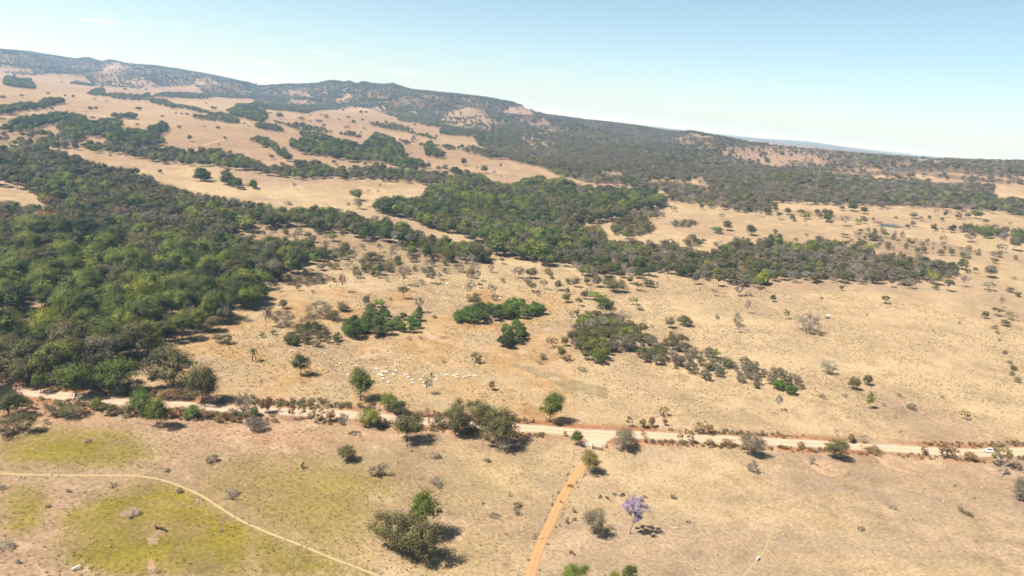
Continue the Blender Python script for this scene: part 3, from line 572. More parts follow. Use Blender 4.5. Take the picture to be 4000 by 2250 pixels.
def dome(rng, n, zlo, zhi, wide, flat, hollow=0.5, lop=0.16):
    """clump centres through the crown volume, lopsided so that no outline is round"""
    out = []; zc = (zlo + zhi) / 2; rz = (zhi - zlo) / 2; k = rng.rand(6) * 6.28
    while len(out) < n:
        d = rng.randn(3); d /= np.linalg.norm(d)
        if d[2] < -0.75: continue
        r = hollow + (1 - hollow) * rng.rand() ** 0.6
        th = math.atan2(d[1], d[0])
        r *= 1 + lop * (math.sin(2 * th + k[0]) + 0.7 * math.sin(3 * th + k[1]) + 0.6 * math.sin(4 * d[2] + k[2]))/1.3
        if flat and d[2] > 0: d = d * np.array([1.12, 1.12, 0.8])
        out.append((d[0] * r * wide, d[1] * r * wide, zc + d[2] * r * rz))
    return np.array(out)
def skeleton(mb, rng, targets, zt, r0, lean=(0, 0), stems=1):
    nodes = []
    for s in range(stems):
        off = np.array([0, 0, 0.0]) if stems == 1 else np.append(rng.randn(2) * 0.03, 0)
        top = np.array([lean[0] + rng.randn() * 0.03, lean[1] + rng.randn() * 0.03, zt]) + (0 if stems == 1 else np.append(rng.randn(2) * 0.14, rng.randn() * .05))
        mid = (off + top) / 2 + np.append(rng.randn(2) * 0.02, 0)
        P_ = bez(off, mid, top, 5); P_[0, 2] -= 0.03; mb.tube(P_, np.linspace(r0, r0 * 0.62, 5) / stems ** .5, 6); nodes.append(top)
    for t_ in targets:
        a = nodes[rng.randint(len(nodes))]; b = a * 0.45 + t_ * 0.55 + np.array([0, 0, 0.05 + 0.05 * rng.rand()])
        mb.tube(bez(a - np.array([0, 0, 0.02]), b, t_, 4), np.array([0.5, 0.36, 0.2, 0.08]) * r0, 4, cap=False)
def tree_shape(kind, seed, hi):
    """returns (trunk MB, crown (V, F, tint)); hi: near trees get smaller, more numerous leaves"""
    rng = np.random.RandomState(seed); mb = MB()
    q = dict(round=(52, .14, 1.0, .36, .17, .022, .34, False), umb=(44, .42, 1.0, .40, .14, .020, .42, True), open=(34, .24, 1.0, .40, .125, .018, .36, False),
             bush=(34, .06, 1.0, .39, .17, .014, .12, False), tall=(46, .16, 1.0, .34, .16, .020, .34, False), lush=(60, .03, 1.0, .38, .16, .022, .25, False))
    if kind in q:
        n, zl, zh, wd, rc, r0, zt, fl = q[kind]
        C_ = dome(rng, n, zl + rc * .5, zh - rc * .55, wd, fl, 0.55 if kind != 'open' else 0.75, 0.24)
        rad_ = rc * (0.5 + 0.85 * rng.rand(n))
        if kind in ('open',): rad_ *= 0.85
        per, sz = (130, 0.0155) if hi else (30, 0.031)
        if kind == 'open': per = int(per * .9)
        V, F_, ti = leaf_quads(rng, C_, rad_, per, sz, squash=0.62 if fl else 0.8)
        tg = C_[rng.permutation(n)[:(26 if hi else 8)]]
        skeleton(mb, rng, tg, zt, r0, (rng.randn() * .03, rng.randn() * .03), 3 if kind == 'bush' else 1)
        return mb, (V, F_, ti)
    if kind in ('bare', 'bareb'):
        n = 26 if kind == 'bare' else 40; C_ = dome(rng, n, .42 if kind == 'bare' else .1, .95, .36 if kind == 'bare' else .4, False, 0.5, .2)
        skeleton(mb, rng, C_, .36 if kind == 'bare' else .1, .020 if kind == 'bare' else .012, (rng.randn() * .04, rng.randn() * .04), 1 if kind == 'bare' else 4)
        per = 60 if hi else 20; m_ = n * per; ci = np.repeat(np.arange(n), per)
        out = C_ - np.array([0, 0, .30]); out /= np.linalg.norm(out, axis=1)[:, None]
        st = C_[ci] + rng.randn(m_, 3) * 0.045; d = out[ci] * 0.8 + rng.randn(m_, 3) * 0.6; d /= np.linalg.norm(d, axis=1)[:, None]
        ln = (0.05 + 0.07 * rng.rand(m_))[:, None]; sd = np.cross(d, rng.randn(m_, 3)); sd /= np.linalg.norm(sd, axis=1)[:, None]
        w_ = (0.0042 if hi else 0.0085)
        V = np.stack([st - sd * w_, st + sd * w_, st + d * ln + sd * w_ * .3, st + d * ln - sd * w_ * .3], 1).reshape(-1, 3)
        return mb, (V, np.arange(m_ * 4).reshape(-1, 4), rng.rand(m_))
SPEC = dict(dark=('round tall', 'leaf_dark', 'bark'), mid=('round tall', 'leaf_mid', 'bark'), olive=('umb round', 'leaf_olive', 'bark'), grey=('open round', 'leaf_grey', 'bark_pale'),
            bare=('bare', 'twig_grey', 'bark_pale'), pinkbare=('bare', 'twig_pink', 'bark_pale'), lime=('open round', 'leaf_lime', 'bark'), rust=('round open', 'leaf_rust', 'bark'),
            orange=('umb', 'leaf_orange', 'bark'), bush=('bush', 'leaf_olive', 'bark'), bushg=('bush bareb', 'leaf_grey', 'bark_pale'), bushr=('bush', 'leaf_rust', 'bark'), bushd=('lush', 'leaf_dark', 'bark'),
            lushm=('lush', 'leaf_vivid', 'bark'), silver=('open bush', 'leaf_silver', 'bark_pale'), yellow=('open', 'leaf_yellow', 'bark_pale'), greyshrub=('bareb', 'twig_grey', 'bark_pale'))
SHAPES = {}
def shape(kind, var, hi):
    k = (kind, var, hi)
    if k not in SHAPES: SHAPES[k] = tree_shape(kind, 1000 + var * 17 + sum(map(ord, kind)) * 3, hi)
    return SHAPES[k]
PARTM = {}
def parts(spec, kind, var, hi):
    k = (spec, kind, var, hi)
    if k not in PARTM:
        mb, (V, F_, ti) = shape(kind, var, hi); _, lm, bm = SPEC[spec]
        PARTM[k] = (mb.mesh('trunk', bm, True), mesh_np('crown', V, F_, [lm], tint=ti))
    return PARTM[k]
NVAR = 4
def add_tree(name, loc, h, w, spec, rng, hi=False, label=None, cat='tree', group=None, kind=None, tilt=None, depth=None):
    ks = SPEC[spec][0].split(); kd = kind or ks[rng.randint(len(ks))]
    tm, cm = parts(spec, kd, rng.randint(NVAR), hi)
    o = empty(name, (loc[0], loc[1], loc[2] - 0.05), rng.rand() * 6.283, (w, depth or w, h))
    if tilt is not None: o.rotation_euler = (tilt[0], tilt[1], o.rotation_euler[2])
    obj('trunk', tm, o); obj('branches' if 'bare' in kd else 'crown', cm, o)
    return tag(o, label, cat, group)

# ------------------------------------------------------------------ woods: scatter
rng = np.random.RandomState(11)
TREES = []                                # (x, y, z, h, w, spec index, mass, apparent size)
spn = list(SPEC)
for wi, (poly, sp, hr, mix, mass) in enumerate(WOODS):
    g = ground(np.concatenate([poly, (poly + np.roll(poly, 1, 0)) / 2])); rr_ = np.hypot(g[:, 0], g[:, 1]); cr_ = np.interp(np.degrees(np.arctan2(g[:, 0], g[:, 1])), AZ, CR); g = g * np.where(rr_ > cr_, cr_ / rr_, 1)[:, None]
    lo = g[:, :2].min(0) - 30; hi_ = g[:, :2].max(0) + 60
    if poly[:, 0].min() < 5: lo[0] -= 0.16 * np.abs(lo[1] + hi_[1]) / 2
    if poly[:, 0].max() > 3990: hi_[0] += 0.16 * np.abs(lo[1] + hi_[1]) / 2
    xs = np.arange(lo[0], hi_[0], sp); ys = np.arange(lo[1], hi_[1], sp)
    a, b_ = np.meshgrid(xs, ys); a = a.ravel() + (rng.rand(a.size) - .5) * sp * .95; b_ = b_.ravel() + (rng.rand(b_.size) - .5) * sp * .95
    h = hr[0] + (hr[1] - hr[0]) * np.clip(rng.rand(len(a)) ** 1.7 * .9 + .25 * (fbm(a, b_, 45, 2, 33) + .5), 0, 1)
    z = height(a, b_); p_, zc_ = project(np.stack([a, b_, z + h * 0.42], 1)); p_ = clampx(p_)
    keep = (zc_ > 10) & inside(poly, p_)
    if sp >= 9 or mass == 'hills': keep &= rng.rand(len(a)) < np.clip(1.0 + fbm(a, b_, 70, 3, 44) * 1.3, 0.15, 1)
    if sp < 9 and mass == 'gallery': keep &= fbm(a, b_, 24, 2, 48) > -.42
    if mass == 'hills':
        p2_ = clampx(project(np.stack([a, b_, z + h * 0.9], 1))[0]); rid_ = np.clip(1 - np.abs(fbm(a, b_, 520, 4, 20)) * 2.6, 0, 1)
        keep &= rng.rand(len(a)) < np.clip(1.45 - .75 * rid_ + fbm(a, b_, 190, 3, 46) * .9, .15, 1)
        for tp, kf in THIN:
            it = inside(tp, p_) | inside(tp, p2_); keep &= ~it | (rng.rand(len(a)) < kf)
    for pc, pr in PONDS: keep &= np.hypot(a - pc[0], b_ - pc[1]) > pr * (1 if mass == 'gallery' else 4)
    idx = np.nonzero(keep)[0]
    ks = list(mix); pw = np.array([mix[k] for k in ks]); nz_ = np.stack([fbm(a[idx], b_[idx], 38 if mass != 'hills' else 150, 2, 200 + spn.index(k)) for k in ks], 1)
    sel = np.argmax(np.log(pw)[None] + nz_ * 3.2 - np.log(-np.log(rng.rand(len(idx), len(ks)) + 1e-9)) * 0.8, 1)
    for n_, i in enumerate(idx):
        k = ks[sel[n_]]; hh = h[i] * (0.9 if k in ('bare', 'pinkbare') else 1); ww = hh * (0.75 + .45 * rng.rand()) + (0.6 if mass != 'hills' else 1.6)
        TREES.append((a[i], b_[i], z[i], hh, ww, spn.index(k), ('gallery', 'central', 'strips', 'hills').index(mass), hh / math.hypot(a[i], b_[i])))
TREES = np.array(TREES)
# only the trees the frame shows count towards the 300 built singly
pp, _ = project(TREES[:, :3] + np.array([0, 0, 1.0]) * TREES[:, 3:4] * .5)
vis = (pp[:, 0] > 0) & (pp[:, 0] < 4000) & (pp[:, 1] < 2250)
order = np.argsort(-(TREES[:, 7] * vis)); single = order[:290]; rest = np.setdiff1d(np.arange(len(TREES)), single)
print('woods', len(TREES))
FOREST_LAB = {'dark': 'dark green crowned tree', 'mid': 'leafy mid-green tree', 'olive': 'olive green spreading tree', 'grey': 'grey-brown half-leafless tree', 'bare': 'pale leafless tree', 'pinkbare': 'pinkish leafless tree',
              'lime': 'bright lime-green tree', 'rust': 'rust-brown tree', 'orange': 'orange-leaved tree', 'bush': 'olive bush', 'bushg': 'grey bush'}
for i in single:
    x, y, z, h, w, s, mass, ap = TREES[i]; s = spn[int(s)]
    q0 = pp[i]
    if mass > 0: pl = 'in the wood along the valley stream'
    elif q0[1] > 1440: pl = 'at the forest foot beside the dirt road'
    elif q0[0] > 640 or q0[0] > 420 + (1500 - q0[1]) * .62: pl = 'on the forest edge facing the cattle pasture'
    elif q0[0] < 330: pl = 'inside the forest around the hidden green pond'
    else: pl = 'inside the dense forest'
    sz_ = ('low ' if h < 9.5 else 'tall ' if h > 12.5 else '') + ('broad ' if w / h > 1.1 else 'slim ' if w / h < .92 else '')
    add_tree('forest_tree', (x, y, z), h, w, s, rng, hi=ap > 0.030, label=sz_ + FOREST_LAB[s] + ' ' + pl, cat='forest tree', group=sz_ + s + ' trees ' + pl)

# the remaining trees: point clouds carrying instances of the same trees
PROTO = bpy.data.collections.new('tree_stock'); PIDX = {}
def proto(spec, kd, var):
    k = (spec, kd, var)
    if k not in PIDX:
        tm, cm = parts(spec, kd, var, False)
        mb, (V, F_, ti) = shape(kd, var, False); tv = np.concatenate(mb.v); _, lm, bm = SPEC[spec]
        faces = [tuple(f) for f in mb.f] + [tuple(int(i) + len(tv) for i in f) for f in F_]
        me = mesh_np('stock', np.concatenate([tv, V]), faces, [bm, lm], [0] * len(mb.f) + [1] * len(F_), np.concatenate([np.full(len(mb.f), .5), ti]))
        o = bpy.data.objects.new('stock_%03d' % len(PIDX), me); PROTO.objects.link(o); PIDX[k] = len(PIDX)
    return PIDX[k]
def gn_group(coll):
    g = bpy.data.node_groups.new('scatter', 'GeometryNodeTree')
    g.interface.new_socket('Geometry', in_out='INPUT', socket_type='NodeSocketGeometry'); g.interface.new_socket('Geometry', in_out='OUTPUT', socket_type='NodeSocketGeometry')
    gi = g.nodes.new('NodeGroupInput'); go = g.nodes.new('NodeGroupOutput')
    ci = g.nodes.new('GeometryNodeCollectionInfo'); ci.inputs['Collection'].default_value = coll; ci.inputs['Separate Children'].default_value = True; ci.inputs['Reset Children'].default_value = True
    ip = g.nodes.new('GeometryNodeInstanceOnPoints'); ip.inputs['Pick Instance'].default_value = True
    def attr(nm, ty): n = g.nodes.new('GeometryNodeInputNamedAttribute'); n.data_type = ty; n.inputs['Name'].default_value = nm; return n.outputs['Attribute']
    k = g.links.new
    k(gi.outputs[0], ip.inputs['Points']); k(ci.outputs[0], ip.inputs['Instance']); k(attr('pick', 'INT'), ip.inputs['Instance Index'])
    k(attr('turn', 'FLOAT_VECTOR'), ip.inputs['Rotation']); k(attr('size', 'FLOAT_VECTOR'), ip.inputs['Scale']); k(ip.outputs[0], go.inputs[0])
    return g
def scatter(name, Pp, pick, turn, size, group_, **kw):
    me = bpy.data.meshes.new(name); me.vertices.add(len(Pp)); me.vertices.foreach_set('co', np.asarray(Pp, np.float32).ravel())
    me.attributes.new('pick', 'INT', 'POINT').data.foreach_set('value', np.asarray(pick, np.int32))
    me.attributes.new('turn', 'FLOAT_VECTOR', 'POINT').data.foreach_set('vector', np.asarray(turn, np.float32).ravel())
    me.attributes.new('size', 'FLOAT_VECTOR', 'POINT').data.foreach_set('vector', np.asarray(size, np.float32).ravel())
    o = obj(name, me); md = o.modifiers.new('scatter', 'NODES'); md.node_group = group_
    return tag(o, kind='stuff', **kw)
picks = np.zeros(len(TREES), int)
for i in rest:
    s = spn[int(TREES[i, 5])]; ks = SPEC[s][0].split(); picks[i] = proto(s, ks[rng.randint(len(ks))], rng.randint(NVAR))
GT = gn_group(PROTO)
for mi, (nm, lab) in enumerate((('gallery_forest', 'dense dark green forest climbing from the dirt road'), ('stream_woodland', 'mixed green and grey woodland along the valley stream'),
                                ('pasture_woods', 'green tree strips and hedgerows winding across the hillside pastures'), ('hill_woodland', 'hazy grey-green woodland covering the far ridge'))):
    s = rest[TREES[rest, 6] == mi]; T = TREES[s]
    scatter(nm, T[:, :3] - np.array([0, 0, .1]), picks[s], np.stack([np.zeros(len(s)), np.zeros(len(s)), rng.rand(len(s)) * 6.283], 1), np.stack([T[:, 4], T[:, 4], T[:, 3]], 1), GT, label=lab, cat='woodland')

# ------------------------------------------------------------------ trees and shrubs standing singly: base x, base y, height, width (zoom pixels), species[, shape]
def place(reg, x, y, hp, wp):
    p0 = px(reg, x, y); g = ground([p0])[0]
    a, z0 = project([g]); b_, _ = project([g + np.array([0, 0, 1.0])]); m_ = np.linalg.norm(b_ - a)
    return g, hp / KZ / m_, wp / KZ / (FPX / z0[0]), m_
KIND = dict(d='dark', m='mid', o='olive', g='grey', b='bare', p='pinkbare', l='lime', r='rust', w='silver', y='yellow', s='bush', t='bushg', e='bushr', u='bushd', v='lushm', x='greyshrub')
NAMES = dict(dark=('pasture_tree', 'dark round-crowned tree', 'tree'), mid=('pasture_tree', 'leafy green tree', 'tree'), olive=('pasture_tree', 'olive thin-leaved tree', 'tree'), grey=('pasture_tree', 'grey-green sparse tree', 'tree'),
    bare=('bare_tree', 'leafless grey tree', 'bare tree'), pinkbare=('bare_tree', 'leafless pinkish tree', 'bare tree'), lime=('pasture_tree', 'bright lime-green tree', 'tree'), rust=('dry_tree', 'rust-brown dry tree', 'tree'),
    silver=('silvery_shrub', 'pale silvery shrub', 'shrub'), yellow=('pasture_tree', 'yellow-green airy tree', 'tree'), bush=('shrub', 'low olive shrub', 'shrub'), bushg=('shrub', 'grey-brown shrub', 'shrub'),
    bushr=('dry_shrub', 'reddish dry shrub', 'shrub'), bushd=('thicket_bush', 'dense dark green bush', 'bush'), lushm=('thicket_bush', 'dense bright green bush', 'bush'), greyshrub=('bare_shrub', 'bare grey twiggy shrub', 'shrub'))
def area(x, y, r):
    q_ = x + 0
    if y > 1790 - 0 and x < 2080: return 'in the patchy green pasture beside the foot path'
    if y > 1740 and x >= 2080: return 'in the field with the purple-flowering tree'
    ry = float(np.interp(x, road_px[:, 0], road_px[:, 1]))
    if y > ry - 55: return 'beside the wide pale dirt road'
    if y > 1270 and x < 2160: return 'in the pasture with the white cattle herd'
    if y > 1150 and x >= 2160: return 'in the wide pale field with the white-roofed trough'
    if y > 960: return 'on the scrubby slope between the herd and the stream wood' if x < 2750 else 'at the upper edge of the wide pale field'
    if x > 2200: return 'on the rolling pasture around the small pond'
    if y > 640: return 'on the bare tan slope above the dense forest'
    if x < 1100 or y > 520: return 'on the tan hillside among the green tree strips'
    return 'on the far pasture below the wooded ridge'
SINGLES = {
'A': '135,490,38,34,d 455,655,32,36,d 615,675,32,32,d 690,685,35,38,d 210,680,35,50,o 30,690,35,60,o 490,800,35,40,d 855,800,42,50,o 907,800,45,38,d 1303,802,45,75,d 815,830,25,35,b 635,825,30,45,b 255,850,30,30,b 20,905,40,70,o 875,892,40,55,g 1530,868,28,35,d 1690,972,35,50,d 1790,1090,65,55,d 1295,940,22,40,o 1925,975,35,40,b 2055,975,30,55,o 2065,1150,45,40,b 2125,1080,45,40,o 2015,795,40,75,d 1905,1075,25,35,b 1040,1260,60,35,b 1510,1395,45,55,g 1455,1150,70,65,g 2385,1095,45,70,u 2145,1390,50,60,o 345,1160,30,70,s 1190,1250,35,30,b 580,535,15,30,o 890,710,30,50,b 1000,730,30,50,b 1945,740,18,30,d 1660,830,18,25,d 1715,838,20,28,d 1765,845,25,45,g 2305,935,25,30,d 2340,965,30,40,b 1300,600,20,40,o 1180,610,25,40,g 1380,612,22,28,d',
'B': '820,570,30,32,o 990,590,35,50,d 1040,590,30,45,d 515,612,18,20,d 135,600,30,40,o 225,640,70,95,g 430,655,40,90,m 665,650,40,45,o 660,615,20,50,d 610,605,15,35,d 785,655,20,25,d 870,635,25,50,g 920,685,42,50,d 1005,662,28,40,d 1020,740,30,35,t 860,745,45,75,g 640,720,38,45,d 990,780,28,28,g 590,680,45,80,g 515,690,45,40,b 1145,700,45,55,d 1225,690,40,40,d 1485,890,90,85,g 1555,905,50,55,d 1495,705,25,35,d 1460,990,40,35,b 735,1060,40,55,o 765,1085,25,35,t 1030,1080,38,42,g 1185,1095,55,40,g 145,1020,55,55,o 245,1085,45,60,o 820,1195,110,110,g 1960,1080,80,70,o 2150,1150,80,80,d 2085,1120,35,25,b 2240,1170,50,60,b 2305,1090,30,30,d 2310,1190,25,22,t 1720,1125,45,75,d 365,1300,60,60,p 945,1405,115,150,m 1170,1270,25,25,s 1605,1258,18,22,d 1650,1265,18,22,d 1060,1340,40,30,b 1150,1355,50,40,b 300,1449,40,90,w 780,835,20,40,g 750,830,25,25,b 130,1449,20,30,s',
'C': '85,1025,65,60,o 905,1060,55,65,g 1785,1250,55,50,d 1880,1240,30,40,b 2290,1310,60,70,b 2335,1320,60,60,b 1520,1270,55,75,g 1975,1340,55,65,w 1700,1200,25,30,b 2170,1275,50,40,b',
'D': '840,1030,60,85,l 900,1022,80,80,g 790,905,90,110,d 905,930,75,90,d 695,900,60,60,g 1055,885,75,70,g 1120,915,50,40,b 1365,975,70,90,g 1520,985,45,40,d 1440,995,45,60,g 1665,965,70,45,d 1640,1000,40,50,d 1790,980,60,70,g 1960,975,90,110,d 1880,970,60,70,g 1575,950,80,60,b 1780,920,80,75,d 2050,1035,60,60,o 2120,930,90,70,d 1700,965,80,50,b 1840,1020,60,50,b 2280,1050,50,50,b 100,985,80,60,o 220,1000,75,60,o 340,1040,80,50,b 1205,975,25,50,s 990,990,30,40,s 1030,1045,50,90,g 1555,1095,80,60,d 1720,1105,65,75,d 1650,1105,50,90,b 1360,1050,60,60,g 1310,1068,50,60,g 1585,1085,30,50,s 720,1050,110,120,b 1180,1060,40,80,w 250,1000,30,40,s',
'H': '365,1080,185,265,x 40,795,75,70,d 165,955,95,70,y 1100,810,80,90,o 690,690,60,45,o 715,640,70,50,b 855,630,100,110,b 1155,660,90,60,o 1340,670,100,100,w 1540,665,110,70,b 1575,680,50,70,s 1690,695,120,90,o 1845,655,120,90,b 1825,490,110,115,d 1880,520,40,70,s 1945,525,60,45,o 2090,565,140,130,g 2080,690,90,130,w 2280,705,60,90,s 2355,745,50,75,o 2155,930,90,100,o 2195,850,110,50,p 2290,965,80,110,y 2240,1025,70,100,o 2040,950,75,70,o 2140,1050,40,70,t 2160,1095,35,40,s 2180,1165,30,35,t 2230,1285,35,50,t 2310,1435,40,60,s 2285,1380,35,45,t 2330,395,50,50,s 2315,585,35,50,t 2195,325,90,100,g 2310,310,165,120,g 2155,370,60,120,s 2130,430,60,70,o 1865,380,60,110,w 1645,235,70,60,g 1895,230,100,120,g 65,150,45,70,s 360,175,30,35,s 720,185,40,90,o 260,215,30,50,s 775,255,60,50,y 985,215,75,150,o 1745,120,60,65,d 500,765,20,50,t 1800,1000,25,25,t 930,925,20,35,t 540,865,14,30,t',
'G': '955,250,55,80,d 1935,268,70,115,v 2030,245,110,105,d 2250,290,110,110,d 1925,388,45,70,s 1965,375,40,40,b 2180,320,25,30,s 1440,345,20,40,t 1105,745,75,70,d 1285,775,75,120,u 1180,810,90,95,o 1365,765,45,35,s 1720,750,130,90,g 1945,770,110,95,o 1140,945,80,110,l 1210,995,35,80,b 885,1050,190,215,d 800,905,90,190,l 555,1060,60,60,g 610,1050,70,65,m 1480,1160,110,110,g 1625,1140,100,165,o 2210,1025,130,70,b 2115,1140,130,110,w 2145,1205,60,80,b 1770,835,50,40,b 1905,860,70,90,b 2140,860,110,110,g 2230,860,40,90,t 2330,800,40,60,t 510,920,90,90,o 625,955,80,75,o 680,890,90,80,o 335,650,60,95,e 1090,1095,70,70,w 1320,1160,40,35,t 790,775,120,110,g 970,820,130,200,o 900,780,90,120,o 430,805,110,85,g 300,800,100,90,b 590,775,100,90,g 520,745,60,60,o 700,755,80,70,o 170,690,100,120,o 60,690,110,110,g 370,700,50,50,s 1245,1120,40,70,b 720,1060,60,90,o 1200,990,30,70,t 1040,1060,60,70,b',
'F': '1395,1000,200,150,p 810,1065,180,95,p 1385,1130,130,95,o 1650,985,140,115,g 1795,890,60,70,l 1830,785,110,105,d 1610,770,185,125,d 2080,775,195,200,o 2020,1085,130,100,b 2050,1195,120,165,o 1530,1260,150,120,b 1160,905,110,105,d 1040,1195,110,90,g 1160,1210,85,130,l 820,1240,95,110,s 250,1220,90,100,o 870,245,30,45,s 730,965,50,60,l 960,280,115,95,w 2220,1110,120,100,b 2250,1145,75,90,t 2090,960,110,80,b 2150,780,30,40,s 2200,790,40,60,s 2320,800,60,60,o 1160,637,35,40,u 1545,1255,55,60,u 1270,1140,30,40,t 1235,965,50,50,t 1990,1050,60,60,t 430,780,40,90,t 610,860,70,95,g 400,1050,70,60,t 220,1060,60,70,b 540,1080,40,50,t',
'J': '90,185,190,110,p 415,640,215,200,d 985,880,320,265,m 1605,815,155,110,b 2220,780,95,80,r 2070,525,100,120,s 770,215,150,60,b 1245,955,145,215,m 1070,1130,170,260,m 1180,1130,95,120,s 1415,1265,300,325,o 1340,1010,140,190,o 1880,1205,330,260,o 2100,1110,260,290,o 2270,1295,350,390,o 2330,1385,150,130,b 820,1195,210,115,b 985,1255,60,45,b 860,1440,150,205,o 1430,1360,95,50,b 90,1000,150,130,r 340,1060,150,90,r 430,1050,140,90,y 560,1075,155,175,r 700,1075,110,100,r 20,1160,120,150,x 1650,660,45,40,s 830,40,55,110,u 1530,58,60,60,u 640,390,30,40,t 770,355,35,50,t 210,990,60,50,r 150,100,90,170,t 260,170,150,230,t 590,80,130,280,t 720,120,110,160,s 500,180,120,200,t 60,285,50,60,s 160,260,60,60,s 1440,310,35,60,t 1550,300,30,55,t 1680,100,30,60,t 1770,520,30,40,t 930,300,40,60,t 340,290,60,60,s 1560,1030,60,60,r 1670,1120,110,110,x 1730,1130,120,150,s 2020,1170,150,160,s 2380,1180,90,80,e',
'K': '350,1085,300,265,m 600,1300,150,140,d 1040,1340,190,265,g 1100,1125,105,75,r 1230,1135,90,80,r 1310,1130,105,80,r 1440,1115,70,55,r 1430,1022,80,115,r 1800,1178,95,210,r 1660,1272,120,110,y 1580,1265,80,70,r 1860,1295,60,95,e 2040,1300,60,140,e 2240,1395,230,245,g 1230,1235,80,60,r 500,1215,50,50,e 460,485,125,90,m 330,385,110,50,b 390,375,95,85,r 490,365,95,80,o 520,505,60,110,e 290,490,60,90,s 60,345,70,110,u 660,600,35,110,t 260,540,40,70,t 1930,110,40,60,t',
'O': '725,482,225,215,y 768,1052,250,250,g 595,1540,215,285,m 1090,1560,240,165,m 955,1540,140,130,m 2262,465,115,130,x 40,870,70,90,t 50,790,30,110,t 580,850,40,50,t 520,950,60,40,t 1660,945,25,60,t 1520,715,30,70,t',
'Q': '625,338,205,225,o 2170,405,215,205,y 1465,310,90,75,r 1630,328,135,155,r 1730,338,110,135,r 1895,362,95,135,e 2340,435,70,110,e 2400,735,225,255,g 1810,835,45,60,s 1880,872,30,100,t 400,402,90,70,x 770,192,90,80,r 630,130,70,40,b 900,192,80,80,b 1000,268,60,70,b 870,255,50,30,b 1240,127,65,30,b 800,180,40,90,e 310,235,60,90,e 1170,818,35,70,t 870,1010,25,90,t 1000,280,40,200,e 1480,300,40,70,e',
'L': '100,412,95,135,v 205,455,95,140,v 800,412,125,120,o 930,372,105,100,o 945,592,165,85,m 85,612,155,80,b 560,262,130,150,w 1850,695,90,90,y 1640,498,35,50,t 1230,478,30,60,t 2230,78,35,50,s 2310,228,45,70,s 2300,278,45,65,s 2350,348,60,65,s 1350,600,60,110,t 510,495,40,90,t 720,480,30,60,t 1090,570,30,60,t 2280,170,35,50,t',
'I': '1800,338,235,125,p 2020,342,150,190,o 2105,278,190,150,g 2045,457,95,110,s 2135,462,105,130,s 1620,885,410,450,o 1900,1015,350,340,o 1480,1252,285,260,m 1330,1135,235,265,v 910,1085,110,120,m 1010,1135,115,170,s 1820,1165,125,180,v 2290,1225,290,190,b 1765,992,60,90,s 80,1145,250,330,d 170,1305,180,370,s 520,1142,110,180,s 690,1152,125,250,s 1190,1142,115,170,s 1560,1170,100,120,s 1650,1150,90,120,e 1950,1170,80,110,e 2090,1190,70,150,e 2380,1290,140,150,x 270,1080,90,120,s 430,1220,50,80,t 870,1080,70,90,s 2200,1140,80,90,s 2390,1150,100,110,v 1270,925,120,280,s 1130,945,130,180,s 950,905,140,250,s 1600,985,110,200,e 1750,995,60,120,e',
'N': '1565,1075,455,365,m 1270,1190,390,380,o 1500,1300,440,420,o 1190,495,120,110,b 1120,502,90,150,t 440,432,60,60,s 1690,585,90,110,x 1720,620,40,60,t 2180,370,30,80,t 2250,890,30,120,t 2390,700,50,40,t 1690,330,40,120,t 2140,770,20,30,s',
'M': '2165,690,60,170,x 825,185,30,80,x 1580,462,30,60,t 1690,660,45,70,t 20,620,50,100,x 1250,870,45,150,x 2000,370,60,140,t 60,1190,70,160,x 170,1330,40,60,t 2080,1030,25,50,t 1480,1415,35,60,x 640,655,30,60,t 1060,600,30,90,t 450,800,25,60,t'}
CUSTOM = {('N', 1565): 'large bright green tree with a gappy crown behind the grey-olive tree', ('N', 1270): 'broad grey-olive tree nearest the foot path, beside its twin', ('N', 1500): 'broad grey-olive tree casting shade toward the orange track',
 ('K', 350): 'tall leafy green tree shading the dirt road', ('K', 600): 'dark leafy tree beside the pale gate', ('K', 1040): 'grey-brown bushy tree at the road junction opposite the gate', ('O', 725): 'yellow-green gappy tree where the track starts',
 ('O', 768): 'grey-green round tree beside the purple-flowering tree', ('J', 985): 'tall leafy tree with white cattle behind it', ('J', 415): 'dark tree with a white cow resting in its shade', ('I', 1800): 'pinkish leafless tree against the dark forest edge',
 ('I', 1620): 'largest olive thin-leaved tree at the forest corner by the road', ('I', 1900): 'olive thin-leaved tree whose shadow falls on the dirt road', ('I', 1480): 'leafy tree with a dark shadow south of the road by the green pasture', ('I', 1330): 'bright green bushy tree overhanging the dirt road',
 ('Q', 2170): 'yellow-green tree partly hiding the white car', ('Q', 625): 'olive spreading tree beside the curved earth bank', ('Q', 2400): 'grey-green bushy tree at the edge of the field below the fallen tree', ('G', 885): 'large dark round tree alone above the scrub clump',
 ('G', 800): 'flat bright lime-green tree behind the large dark round tree', ('L', 945): 'narrow upright leafy tree with a small oval shadow', ('F', 1395): 'tall pinkish leafless tree above the herd slope', ('F', 2080): 'umbrella-shaped olive tree at the edge of the stream wood', ('F', 1610): 'tall dark columnar tree at the stream wood edge',
 ('J', 1415): 'wide olive tree with a black shadow beside the road', ('D', 840): 'bright lime-green tree beside the pond', ('H', 1825): 'dark flat-topped tree at the tip of the stream wood', ('J', 1605): 'thin leafless tree among the white cattle', ('I', 2290): 'pale leafless tree leaning over the road edge'}
CNT = 0
